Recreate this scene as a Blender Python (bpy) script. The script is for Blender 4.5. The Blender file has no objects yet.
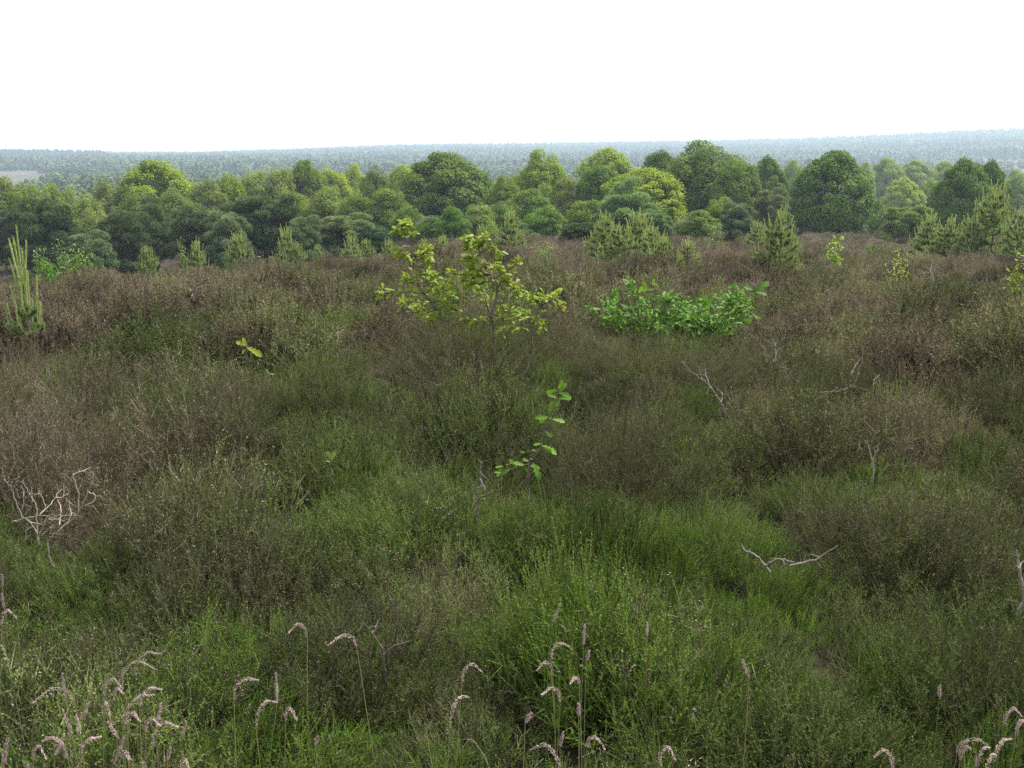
import bpy, math, random
import numpy as np
from mathutils import Vector

# ------------------------------------------------------------------ camera, world, sun, exposure
S = bpy.context.scene
COL = S.collection
F, YH, EYE = 1005.0, 152.0, 1.7
PITCH = math.atan((384 - YH) / F)
cam_d = bpy.data.cameras.new('camera')
cam = bpy.data.objects.new('camera', cam_d); COL.objects.link(cam)
cam.location = (0, 0, EYE)
cam.rotation_euler = (math.pi / 2 - PITCH, 0, 0)
cam_d.sensor_width = 36; cam_d.lens = 36 * F / 1024
cam_d.clip_start = 0.05; cam_d.clip_end = 30000
S.camera = cam

SUN_EL, SUN_AZ = 56, 55          # degrees; azimuth measured from straight ahead towards the right
W = bpy.data.worlds.new('World'); S.world = W; W.use_nodes = True
nt = W.node_tree; nt.nodes.clear()
o = nt.nodes.new('ShaderNodeOutputWorld'); bg = nt.nodes.new('ShaderNodeBackground')
sky = nt.nodes.new('ShaderNodeTexSky'); sky.sky_type = 'NISHITA'; sky.sun_disc = False
sky.sun_elevation = math.radians(SUN_EL); sky.sun_rotation = math.radians(SUN_AZ)
sky.dust_density = 3.0; sky.air_density = 1.0
tc = nt.nodes.new('ShaderNodeTexCoord'); nz = nt.nodes.new('ShaderNodeTexNoise')
nz.inputs['Scale'].default_value = 2.2; nz.inputs['Detail'].default_value = 4
rp = nt.nodes.new('ShaderNodeMapRange')
rp.inputs['From Min'].default_value = .2; rp.inputs['From Max'].default_value = .6
rp.inputs['To Min'].default_value = .84; rp.inputs['To Max'].default_value = 1.0
mx = nt.nodes.new('ShaderNodeMix'); mx.data_type = 'RGBA'
# thin bright cloud veil over the clear sky (sky radiance is divided by the strength below)
mx.inputs[7].default_value = (6.3, 6.35, 6.45, 1)
nt.links.new(tc.outputs['Generated'], nz.inputs['Vector'])
nt.links.new(nz.outputs['Fac'], rp.inputs['Value'])
nt.links.new(rp.outputs['Result'], mx.inputs[0])
nt.links.new(sky.outputs['Color'], mx.inputs[6])
nt.links.new(mx.outputs[2], bg.inputs['Color'])
bg.inputs['Strength'].default_value = 0.11
nt.links.new(bg.outputs['Background'], o.inputs['Surface'])

sd = bpy.data.lights.new('sun', 'SUN'); sd.energy = 5.0; sd.angle = math.radians(2.0); sd.color = (1, .96, .88)
sun = bpy.data.objects.new('sun', sd); COL.objects.link(sun); sun.location = (30, 20, 60)
_e, _a = math.radians(SUN_EL), math.radians(SUN_AZ)
SUNV = Vector((math.sin(_a) * math.cos(_e), math.cos(_a) * math.cos(_e), math.sin(_e)))
sun.rotation_euler = SUNV.to_track_quat('Z', 'Y').to_euler()

S.view_settings.view_transform = 'Standard'; S.view_settings.look = 'None'
S.view_settings.exposure = 1.12; S.view_settings.gamma = 1.0
S.render.engine = 'CYCLES'
S.cycles.max_bounces = 5; S.cycles.diffuse_bounces = 3; S.cycles.glossy_bounces = 1
S.cycles.transmission_bounces = 3; S.cycles.volume_bounces = 0; S.cycles.transparent_max_bounces = 4
S.cycles.use_denoising = False; S.cycles.denoiser = 'OPENIMAGEDENOISE'; S.cycles.denoising_input_passes = 'RGB_ALBEDO_NORMAL'; S.cycles.denoising_prefilter = 'NONE'
S.cycles.caustics_reflective = False; S.cycles.caustics_refractive = False

# ------------------------------------------------------------------ helpers
RNG = np.random.default_rng(7)
cP, sP = math.cos(PITCH), math.sin(PITCH)

def ray(px, py):
    cx, cy = (px - 512) / F, (384 - py) / F
    return np.array([cx, cP + cy * sP, -sP + cy * cP])

def at(px, py, Y):
    d = ray(px, py)
    return np.array([0, 0, EYE]) + d * (Y / d[1])

def sstep(a, b, x):
    t = np.clip((np.asarray(x, float) - a) / (b - a), 0, 1)
    return t * t * (3 - 2 * t)

def waves(seed, scale, n=14):
    r = np.random.default_rng(seed)
    a = r.uniform(0, 2 * np.pi, n); k = (2 * np.pi / scale) * r.uniform(.5, 1.7, n); p = r.uniform(0, 6.28, n)
    def f(x, y):
        x = np.asarray(x, float); y = np.asarray(y, float); s = np.zeros(np.broadcast(x, y).shape)
        for i in range(n):
            s = s + np.sin(k[i] * (np.cos(a[i]) * x + np.sin(a[i]) * y) + p[i])
        return s / math.sqrt(n / 2)
    return f

# ground profile against distance
_d = [0, 3, 6, 10, 20, 36, 50, 80, 110, 150, 250, 400, 700, 1000, 1300]
_z = [0, -.03, -.12, -.38, -1.05, -2.3, -3.4, -5.4, -7.1, -9.5, -13.5, -16.5, -19, -19, -18]
_t = np.linspace(0, math.log(14000), 3000)
_p = np.interp(np.expm1(_t), _d, _z)
_k = np.exp(-np.linspace(-2.5, 2.5, 161) ** 2 / 2); _k /= _k.sum()
_p = np.convolve(np.pad(_p, 80, 'edge'), _k, 'valid')
_p -= _p[0]
# skyline (tree tops of the far ridge): image column -> image row
_cx = [-600, -200, 0, 115, 200, 300, 400, 512, 600, 700, 800, 900, 1024, 1300, 1700]
_cy = [152, 152, 151, 153, 153, 149.5, 145.5, 144, 143, 141.5, 139, 134.5, 128.5, 124, 123]
_caz, _cel = [], []
for a_, b_ in zip(_cx, _cy):
    d_ = ray(a_, b_); _caz.append(math.atan2(d_[0], d_[1])); _cel.append(d_[2] / math.hypot(d_[0], d_[1]))
und1, und2, und3 = waves(11, 9), waves(12, 3.2), waves(13, 260)

def ground(x, y):
    x = np.asarray(x, float); y = np.asarray(y, float)
    d = np.hypot(x, y); az = np.arctan2(x, y)
    z = np.interp(np.log1p(d), _t, _p)
    fr = sstep(-.3, .3, np.cos(az))
    z = z * (0.25 + .75 * fr)
    near = sstep(14, 70, d) * (1 - sstep(150, 420, d))
    z = z - 2.6 * near * sstep(-.02, .36, -az) * fr
    z = z + (.11 * und1(x, y) * sstep(2, 10, d) + .05 * und2(x, y) * sstep(1.5, 5, d)) * (1 - sstep(150, 300, d))
    z = z + und3(x, y) * 1.6 * sstep(300, 900, d)
    crest = EYE + 3000 * np.interp(az, _caz, _cel) - 9
    t = np.clip((d - 1150) / 1850, 0, 1) ** 1.25
    far = -18.5 + (crest + 18.5) * t
    far = np.where(d > 3000, crest + (-60 - crest) * sstep(3000, 4600, d), far)
    w = sstep(1050, 1350, d) * fr
    return z * (1 - w) + far * w

def gz(x, y): return float(ground(x, y))

def hit(px, py, h=0.0):
    d = ray(px, py); t = .5
    for _ in range(4000):
        p = d * t
        if EYE + p[2] <= gz(p[0], p[1]) + h: break
        t *= 1.004
    return np.array([p[0], p[1], EYE + p[2]])

class MB:
    """collects vertex and face blocks; build() links them as ONE mesh object"""
    def __init__(s): s.v, s.f, s.n, s.a = [], [], 0, {'part': [], 'rnd': []}
    def add(s, v, f, part=.5, rnd=.5):
        v = np.asarray(v, np.float32).reshape(-1, 3); f = np.asarray(f, np.int32)
        s.v.append(v); s.f.append(f + s.n); s.n += len(v)
        s.a['part'].append(np.broadcast_to(np.asarray(part, np.float32), (len(v),)))
        s.a['rnd'].append(np.broadcast_to(np.asarray(rnd, np.float32), (len(v),)))
    def mesh(s, name, mat, smooth=False):
        me = bpy.data.meshes.new(name)
        v = np.concatenate(s.v)
        me.vertices.add(len(v)); me.vertices.foreach_set('co', v.ravel())
        nl = sum(f.size for f in s.f); npol = sum(len(f) for f in s.f)
        me.loops.add(nl); me.polygons.add(npol)
        me.loops.foreach_set('vertex_index', np.concatenate([f.ravel() for f in s.f]))
        tot = np.concatenate([np.full(len(f), f.shape[1], np.int32) for f in s.f])
        st = np.concatenate([[0], np.cumsum(tot)[:-1]]).astype(np.int32)
        me.polygons.foreach_set('loop_start', st)
        if smooth: me.polygons.foreach_set('use_smooth', np.ones(npol, bool))
        for k in ('part', 'rnd'):
            at_ = me.attributes.new(k, 'FLOAT', 'POINT'); at_.data.foreach_set('value', np.concatenate(s.a[k]).astype(np.float32))
        me.update(calc_edges=True); me.materials.append(mat)
        return me
    def build(s, name, mat, parent=None, smooth=False):
        return link(name, s.mesh(name, mat, smooth), parent)

def link(name, me, parent=None):
    ob = bpy.data.objects.new(name, me); COL.objects.link(ob)
    if parent is not None: ob.parent = parent
    return ob

def tag(ob, label=None, cat=None, group=None, kind=None):
    if label: ob['label'] = label
    if cat: ob['category'] = cat
    if group: ob['group'] = group
    if kind: ob['kind'] = kind
    return ob

def empty(name, loc):
    ob = bpy.data.objects.new(name, None); COL.objects.link(ob); ob.location = loc
    ob.empty_display_size = .1
    return ob

def copy_tree(src, parent=None):
    c = src.copy(); COL.objects.link(c)
    if parent is not None: c.parent = parent
    for ch in src.children: copy_tree(ch, c)
    return c

def norm(v): return v / np.maximum(np.linalg.norm(v, axis=-1, keepdims=True), 1e-9)

def basis(D, rng):
    R = rng.normal(size=D.shape); U = norm(np.cross(D, R)); return U, np.cross(D, U)

def tube(m, pts, r0, r1, sides=5, part=0.0, rnd=.5):
    P = np.asarray(pts, float); n = len(P)
    T = norm(np.gradient(P, axis=0)); ref = np.array([.31, .53, .79])
    U = norm(np.cross(T, ref)); V = np.cross(T, U)
    r = np.linspace(r0, r1, n)[:, None, None]
    a = np.arange(sides) * 2 * np.pi / sides
    ring = P[:, None] + r * (np.cos(a)[None, :, None] * U[:, None] + np.sin(a)[None, :, None] * V[:, None])
    i, j = np.meshgrid(np.arange(n - 1), np.arange(sides), indexing='ij'); j2 = (j + 1) % sides
    q = np.stack([i * sides + j, i * sides + j2, (i + 1) * sides + j2, (i + 1) * sides + j], -1).reshape(-1, 4)
    m.add(ring.reshape(-1, 3), q, part, rnd)

def smooth_path(pts, k=4, wig=0.0, rng=None):
    P = np.asarray(pts, float)
    if len(P) == 2: P = np.stack([P[0], (P[0] + P[1]) / 2, P[1]])
    t = np.linspace(0, len(P) - 1, (len(P) - 1) * k + 1); out = []
    Q = np.vstack([2 * P[0] - P[1], P, 2 * P[-1] - P[-2]])
    for u in t:
        i = min(int(u), len(P) - 2); f = u - i; a, b, c, d = Q[i], Q[i + 1], Q[i + 2], Q[i + 3]
        out.append(.5 * (2 * b + (c - a) * f + (2 * a - 5 * b + 4 * c - d) * f * f + (3 * b - a - 3 * c + d) * f ** 3))
    out = np.array(out)
    if wig and rng is not None: out[1:-1] += rng.normal(0, wig, out[1:-1].shape)
    return out

# ------------------------------------------------------------------ materials
def new_mat(name):
    m = bpy.data.materials.new(name); m.use_nodes = True; m.node_tree.nodes.clear(); return m, m.node_tree

def N(t, kind, **kw):
    n = t.nodes.new(kind)
    for k, v in kw.items(): setattr(n, k, v)
    return n

def attr(t, name, inst=False):
    n = N(t, 'ShaderNodeAttribute', attribute_name=name)
    n.attribute_type = 'INSTANCER' if inst else 'GEOMETRY'
    return n.outputs['Fac']

def mixc(t, fac, a, b, mode='MIX'):
    n = N(t, 'ShaderNodeMix', data_type='RGBA', blend_type=mode)
    for sock, v in ((n.inputs[0], fac), (n.inputs[6], a), (n.inputs[7], b)):
        if hasattr(v, 'default_value') or hasattr(v, 'is_linked'): t.links.new(v, sock)
        elif isinstance(v, (int, float)): sock.default_value = v
        else: sock.default_value = (*v, 1)
    return n.outputs[2]

def rng_map(t, v, a, b, c, d):
    n = N(t, 'ShaderNodeMapRange'); t.links.new(v, n.inputs['Value'])
    for k, x in zip(('From Min', 'From Max', 'To Min', 'To Max'), (a, b, c, d)): n.inputs[k].default_value = x
    return n.outputs['Result']

def scale_col(t, c, f):
    n = N(t, 'ShaderNodeVectorMath', operation='SCALE')
    t.links.new(c, n.inputs[0])
    if isinstance(f, (int, float)): n.inputs['Scale'].default_value = f
    else: t.links.new(f, n.inputs['Scale'])
    return n.outputs[0]

def finish(t, col, rough=.6, spec=.25, transl=.0, tcol=None):
    out = N(t, 'ShaderNodeOutputMaterial'); p = N(t, 'ShaderNodeBsdfPrincipled')
    t.links.new(col, p.inputs['Base Color']); p.inputs['Roughness'].default_value = rough
    p.inputs['Specular IOR Level'].default_value = spec
    if transl <= 0: t.links.new(p.outputs[0], out.inputs['Surface']); return
    tr = N(t, 'ShaderNodeBsdfTranslucent'); t.links.new(tcol if tcol is not None else col, tr.inputs['Color'])
    mx = N(t, 'ShaderNodeMixShader'); mx.inputs[0].default_value = transl
    t.links.new(p.outputs[0], mx.inputs[1]); t.links.new(tr.outputs[0], mx.inputs[2])
    t.links.new(mx.outputs[0], out.inputs['Surface'])

def leaf_mat(name, ca, cb, transl=.3, rough=.5, spec=.3, warm=(1.25, 1.25, .6)):
    m, t = new_mat(name)
    c = mixc(t, attr(t, 'rnd'), ca, cb)
    oi = N(t, 'ShaderNodeObjectInfo')
    c = mixc(t, 1.0, c, oi.outputs['Color'], 'MULTIPLY')
    c = scale_col(t, c, rng_map(t, oi.outputs['Random'], 0, 1, .88, 1.12))
    tc_ = mixc(t, 1.0, c, warm, 'MULTIPLY')
    finish(t, c, rough, spec, transl, tc_)
    return m

def bark_mat(name, ca, cb, sc=8, rough=.9):
    m, t = new_mat(name)
    g = N(t, 'ShaderNodeTexCoord'); n = N(t, 'ShaderNodeTexNoise'); n.inputs['Scale'].default_value = sc; n.inputs['Detail'].default_value = 4
    t.links.new(g.outputs['Object'], n.inputs['Vector'])
    finish(t, mixc(t, rng_map(t, n.outputs['Fac'], .3, .7, 0, 1), ca, cb), rough, .15)
    return m

# heather: stems, leaves and last year's flower heads told apart by 'part'; the plant's own colour by hue and lum
def heather_mat(name):
    m, t = new_mat(name)
    hue, lum, rnd, part = attr(t, 'hue', True), attr(t, 'lum', True), attr(t, 'rnd'), attr(t, 'part')
    green = mixc(t, rnd, (.026, .064, .006), (.104, .150, .028))
    brown = mixc(t, rnd, (.058, .042, .033), (.180, .146, .120))
    leaf = mixc(t, hue, green, brown)
    stem = mixc(t, rnd, (.050, .036, .028), (.12, .10, .085))
    seed = mixc(t, rnd, (.15, .118, .105), (.33, .27, .245))
    c = mixc(t, rng_map(t, part, .2, .3, 0, 1), stem, leaf)
    c = mixc(t, rng_map(t, part, .7, .8, 0, 1), c, seed)
    c = scale_col(t, c, lum)
    finish(t, c, .7, .12, .2, mixc(t, 1.0, c, (1.2, 1.25, .5), 'MULTIPLY'))
    return m
M_HEATH = heather_mat('heather_sprigs')

def grass_mat():
    m, t = new_mat('grass_blades')
    hue, lum, rnd = attr(t, 'hue', True), attr(t, 'lum', True), attr(t, 'rnd')
    g = mixc(t, rnd, (.060, .120, .022), (.115, .175, .045))
    b = mixc(t, rnd, (.17, .14, .07), (.26, .22, .13))
    c = scale_col(t, mixc(t, hue, g, b), lum)
    finish(t, c, .5, .3, .3, mixc(t, 1.0, c, (1.2, 1.25, .6), 'MULTIPLY'))
    return m
M_GRASS = grass_mat()
M_DEADWOOD = bark_mat('bleached_wood', (.17, .145, .13), (.34, .30, .275), 30)
M_TWIG = bark_mat('grey_twig', (.11, .09, .078), (.23, .20, .18), 40)
M_STEM = bark_mat('young_bark', (.075, .058, .045), (.15, .125, .10), 30)
M_BARK = bark_mat('oak_bark', (.055, .045, .036), (.12, .10, .08), 3)
M_BIRCHBARK = bark_mat('birch_bark', (.14, .125, .11), (.48, .46, .43), 2.5)
M_PINEBARK = bark_mat('pine_bark', (.085, .06, .045), (.19, .125, .085), 3)
M_OAK = leaf_mat('oak_foliage', (.088, .145, .014), (.158, .216, .028), .3, .65, .08)
M_BIRCH = leaf_mat('birch_foliage', (.112, .160, .030), (.176, .222, .054), .32, .7, .08)
M_PINE = leaf_mat('pine_needles', (.082, .132, .060), (.185, .245, .125), .2, .8, .08)
M_YPINE = leaf_mat('young_pine_needles', (.165, .23, .105), (.26, .335, .16), .32, .75, .1)
M_CANDLE = leaf_mat('pine_candles', (.30, .38, .14), (.42, .47, .23), .3, .7, .15)
M_YOAK = leaf_mat('yellow_oak_leaf', (.150, .240, .020), (.275, .315, .045), .42, .5, .22)
M_GOAK = leaf_mat('green_oak_leaf', (.066, .160, .022), (.125, .235, .040), .38, .55, .14)
M_SAPL = leaf_mat('sapling_leaf', (.10, .18, .03), (.17, .24, .06), .34, .45, .35)
M_PANICLE = leaf_mat('grass_flowers', (.43, .30, .31), (.62, .49, .49), .2, .7, .2, (1, 1, 1))
M_CULM = leaf_mat('grass_culm', (.12, .16, .05), (.22, .21, .10), .25, .5, .3)

def ground_mat():
    m, t = new_mat('heath_soil')
    geo = N(t, 'ShaderNodeNewGeometry')
    def noise(sc, det=5):
        n = N(t, 'ShaderNodeTexNoise'); n.inputs['Scale'].default_value = sc; n.inputs['Detail'].default_value = det
        t.links.new(geo.outputs['Position'], n.inputs['Vector']); return n.outputs['Fac']
    soil = mixc(t, rng_map(t, noise(9), .35, .65, 0, 1), (.012, .011, .007), (.026, .022, .013))
    far_ = attr(t, 'rnd')
    heath = mixc(t, rng_map(t, noise(.05), .4, .62, 0, 1), mixc(t, far_, (.055, .040, .035), (.088, .064, .063)), mixc(t, far_, (.032, .038, .018), (.08, .072, .05)))
    heath = mixc(t, rng_map(t, noise(.013), .46, .6, 0, 1), heath, (.050, .058, .024))
    wood = mixc(t, rng_map(t, noise(.02), .35, .65, 0, 1), (.035, .055, .022), (.06, .08, .035))
    p = attr(t, 'part')
    c = mixc(t, rng_map(t, p, .2, .4, 0, 1), soil, heath)
    c = mixc(t, rng_map(t, p, .7, .9, 0, 1), c, wood)
    finish(t, c, .95, .1)
    return m

# ------------------------------------------------------------------ the ground, one sheet to the horizon
def build_ground():
    az = np.concatenate([np.linspace(-math.pi, -.75, 60, endpoint=False), np.linspace(-.75, .75, 360, endpoint=False), np.linspace(.75, math.pi, 60, endpoint=False)])
    r = np.concatenate([[.25], np.geomspace(.5, 6500, 230)])
    A, R = np.meshgrid(az, r)
    x, y = R * np.sin(A), R * np.cos(A); z = ground(x, y)
    na, nr = len(az), len(r)
    m = MB()
    i, j = np.meshgrid(np.arange(nr - 1), np.arange(na), indexing='ij'); j2 = (j + 1) % na
    q = np.stack([i * na + j, (i + 1) * na + j, (i + 1) * na + j2, i * na + j2], -1).reshape(-1, 4)[:, ::-1]
    zone = np.interp(R, [60, 140, 1420, 1600], [0, .5, .5, 1])
    V = np.stack([x, y, z], -1).reshape(-1, 3)
    m.add(V, q, zone.ravel(), np.interp(R, [170, 400], [0, 1]).ravel())
    m.add(np.vstack([[0, 0, 0], V[:na]]), np.stack([np.zeros(na, int), 1 + (np.arange(na) + 1) % na, 1 + np.arange(na)], -1)[:, ::-1], 0, 0)
    g = m.build('ground', ground_mat(), smooth=True)
    tag(g, 'heath ground falling gently away to wooded plain and ridge', 'ground', kind='structure')
build_ground()

# ------------------------------------------------------------------ instanced ground cover (heather, grass, far woods)
def scatter(name, protos, pos, idx, rot, scl, hue, lum, label, cat):
    c = bpy.data.collections.new(name + '_plants')
    for i, me in enumerate(protos):
        c.objects.link(bpy.data.objects.new('%s_plant_%02d' % (name, i), me))
    me = bpy.data.meshes.new(name); n = len(pos)
    me.vertices.add(n); me.vertices.foreach_set('co', np.asarray(pos, np.float32).ravel())
    def put(k, ty, f, v):
        me.attributes.new(k, ty, 'POINT').data.foreach_set(f, v)
    put('idx', 'INT', 'value', np.asarray(idx, np.int32))
    put('rot', 'FLOAT_VECTOR', 'vector', np.asarray(rot, np.float32).ravel())
    put('scl', 'FLOAT_VECTOR', 'vector', np.asarray(scl, np.float32).ravel())
    put('hue', 'FLOAT', 'value', np.asarray(hue, np.float32)); put('lum', 'FLOAT', 'value', np.asarray(lum, np.float32))
    me.update()
    ob = link(name, me)
    g = bpy.data.node_groups.new(name + '_scatter', 'GeometryNodeTree')
    g.interface.new_socket('Geometry', in_out='INPUT', socket_type='NodeSocketGeometry')
    g.interface.new_socket('Geometry', in_out='OUTPUT', socket_type='NodeSocketGeometry')
    gi, go = g.nodes.new('NodeGroupInput'), g.nodes.new('NodeGroupOutput')
    ci = g.nodes.new('GeometryNodeCollectionInfo'); ci.inputs['Collection'].default_value = c
    ci.inputs['Separate Children'].default_value = True; ci.inputs['Reset Children'].default_value = True
    ip = g.nodes.new('GeometryNodeInstanceOnPoints'); ip.inputs['Pick Instance'].default_value = True
    def named(k, ty):
        a = g.nodes.new('GeometryNodeInputNamedAttribute'); a.data_type = ty; a.inputs['Name'].default_value = k
        return a.outputs['Attribute']
    e2r = g.nodes.new('FunctionNodeEulerToRotation')
    L = g.links.new
    L(gi.outputs[0], ip.inputs['Points']); L(ci.outputs[0], ip.inputs['Instance'])
    L(named('idx', 'INT'), ip.inputs['Instance Index'])
    L(named('rot', 'FLOAT_VECTOR'), e2r.inputs[0]); L(e2r.outputs[0], ip.inputs['Rotation'])
    L(named('scl', 'FLOAT_VECTOR'), ip.inputs['Scale']); L(ip.outputs[0], go.inputs[0])
    md = ob.modifiers.new('scatter', 'NODES'); md.node_group = g
    return tag(ob, label, cat, kind='stuff')

def sprigs(m, P, D, L, n, ll, lw, rng, rnd, part=.5, open_=.42, w=.0026):
    """feathery shoots: a thin stem and n small leaves round it"""
    k = len(P); U, V = basis(D, rng); L = np.broadcast_to(L, (k,))
    ph = rng.uniform(0, 6.28, k)
    # stem
    a, b, c = P - U * w / 2, P + U * w / 2, P + D * L[:, None]
    vv = np.stack([a, b, c], 1).reshape(-1, 3)
    m.add(vv, np.arange(3 * k).reshape(-1, 3), .5 if part < .7 else .0, np.repeat(rnd, 3))
    j = np.arange(n)
    t = (j + .6) / n
    ang = ph[:, None] + j[None] * 2.4
    perp = np.cos(ang)[..., None] * U[:, None] + np.sin(ang)[..., None] * V[:, None]
    oth = -np.sin(ang)[..., None] * U[:, None] + np.cos(ang)[..., None] * V[:, None]
    pos = P[:, None] + D[:, None] * (L[:, None] * t[None])[..., None]
    ld = norm(D[:, None] * (.85) + perp * open_ + rng.normal(0, .15, pos.shape))
    lsc = (ll * rng.uniform(.7, 1.25, (k, n)))[..., None]
    wv = oth * (lw / 2)
    tri = np.stack([pos - wv, pos + wv, pos + ld * lsc], 2).reshape(-1, 3)
    r3 = np.repeat(np.clip(np.repeat(rnd, n) + rng.normal(0, .22, k * n), 0, 1), 3)
    m.add(tri, np.arange(len(tri)).reshape(-1, 3), part, r3)

def ribbons(m, P0, P1, P2, w, rng, rnd, part=0.0, segs=4):
    """curved thin blades or stems along quadratic curves"""
    k = len(P0); t = np.linspace(0, 1, segs + 1)[None, :, None]
    C = (1 - t) ** 2 * P0[:, None] + 2 * t * (1 - t) * P1[:, None] + t * t * P2[:, None]
    U, _ = basis(norm(P2 - P0), rng)
    ww = np.asarray(w) * np.linspace(1, .25, segs + 1)
    A, B = C - U[:, None] * ww[None, :, None] / 2, C + U[:, None] * ww[None, :, None] / 2
    v = np.stack([A, B], 2).reshape(k, -1, 3); n2 = 2 * (segs + 1)
    base = np.arange(k)[:, None, None] * n2
    s = np.arange(segs)[None, :, None] * 2
    q = (base + s + np.array([0, 1, 3, 2])[None, None]).reshape(-1, 4)
    m.add(v.reshape(-1, 3), q, part, np.repeat(rnd, n2))

def heather_bush(seed, H, R, m_, ns, nl, ll, lw, flower=.06, slen=(.05, .10), low=.45, up=.45, spread=.3, name='heather_bush', builder=None, open_=.42, hv=(.72, 1.12)):
    rng = np.random.default_rng(seed); m = builder or MB()
    rho = np.sqrt(rng.uniform(0, 1, m_)); ph = rng.uniform(0, 6.28, m_)
    lump = 1 + .16 * np.sin(ph * 3 + seed) + .1 * np.sin(ph * 5 + 2 * seed)
    tip = np.stack([R * rho * np.cos(ph) * lump, R * rho * np.sin(ph) * lump,
                    H * (1 - .5 * rho ** 2) * rng.uniform(*hv, m_)], -1)
    b = tip * np.array([.3, .3, 0]) + rng.normal(0, .02, (m_, 3)) * [1, 1, 0]
    c = b * .45 + tip * .55; c[:, :2] = b[:, :2] + (tip[:, :2] - b[:, :2]) * .62; c[:, 2] = tip[:, 2] * .45
    rs = np.clip(rng.normal(.45, .2, m_), 0, 1)
    ribbons(m, b, c, tip, .0035, rng, rs)
    s = rng.uniform(low, 1, (m_, ns)); s[:, 0] = .97; s = s[..., None]
    P = (1 - s) ** 2 * b[:, None] + 2 * s * (1 - s) * c[:, None] + s * s * tip[:, None]
    T = norm(2 * (1 - s) * (c - b)[:, None] + 2 * s * (tip - c)[:, None])
    D = norm(T * .75 + np.array([0, 0, up]) + rng.normal(0, spread, T.shape))
    P = P.reshape(-1, 3); D = D.reshape(-1, 3)
    L = rng.uniform(*slen, len(P))
    rnd = np.clip(np.repeat(rng.normal(.46, .30, m_), ns) + rng.normal(0, .2, len(P)), 0, 1)
    fl = rng.uniform(size=len(P)) < flower
    sprigs(m, P[~fl], D[~fl], L[~fl], nl, ll, lw, rng, rnd[~fl], open_=open_)
    if fl.any(): sprigs(m, P[fl], D[fl], L[fl] * .8, max(5, nl // 2), ll * .8, lw * 1.1, rng, rnd[fl], part=1.0, open_=.9)
    return m

def grass_tuft(seed, n, H, R):
    rng = np.random.default_rng(seed); m = MB()
    ph = rng.uniform(0, 6.28, n); r = R * np.sqrt(rng.uniform(0, 1, n))
    b = np.stack([r * .35 * np.cos(ph), r * .35 * np.sin(ph), np.zeros(n)], -1)
    h = H * rng.uniform(.5, 1.15, n)
    tip = np.stack([r * 1.3 * np.cos(ph), r * 1.3 * np.sin(ph), h * .92], -1) + rng.normal(0, .02, (n, 3))
    c = b + (tip - b) * .4; c[:, 2] = h * .62
    ribbons(m, b, c, tip, .0032, rng, np.clip(rng.normal(.5, .28, n), 0, 1), part=.5, segs=5)
    return m

def twig_tangle(seed, H, R, nb):
    rng = np.random.default_rng(seed); m = MB()
    for i in range(nb):
        a = rng.uniform(0, 6.28); d = np.array([math.cos(a) * .7, math.sin(a) * .7, rng.uniform(.5, 1.1)])
        P = [np.array([rng.normal(0, .03), rng.normal(0, .03), 0])]
        for k in range(6):
            d = norm(d + rng.normal(0, .42, 3)); P.append(P[-1] + d * H / 6 * 1.2)
        tube(m, smooth_path(P, 2), .0019, .0008, 4, 0.0, rng.uniform(.5, 1))
        for q in range(4):
            k = rng.integers(2, 6); d2 = norm(d + rng.normal(0, .7, 3)); e = [P[k], P[k] + d2 * H * .14, P[k] + d2 * H * .24 + rng.normal(0, .015, 3)]
            tube(m, e, .0011, .0005, 3, 0.0, rng.uniform(.4, 1))
    return m

LOW = []       # (x, y, radius, tallest size): where the cover round a small plant stays low
KEEP = []      # (x, y, radius): where other plants stand clear of the heather cover
def keep(px, py, d, r):
    p = at(px, py, d); KEEP.append((p[0], p[1], r))

nA, nB, nC, nD = waves(21, 2.6), waves(22, 7.5), waves(23, 1.3), waves(24, 22)

def scatter_points(rng, bands, half=.66, rmin=1.0):
    out = []
    for (d0, d1, dens) in bands:
        n = int(dens * half * (d1 * d1 - d0 * d0))
        d = np.sqrt(rng.uniform(d0 * d0, d1 * d1, n)); a = rng.uniform(-half, half, n)
        out.append(np.stack([d * np.sin(a), d * np.cos(a)], -1))
    p = np.concatenate(out)
    ok = np.hypot(p[:, 0], p[:, 1]) > rmin
    for (x, y, r) in KEEP: ok &= np.hypot(p[:, 0] - x, p[:, 1] - y) > r
    return p[ok]

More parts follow.
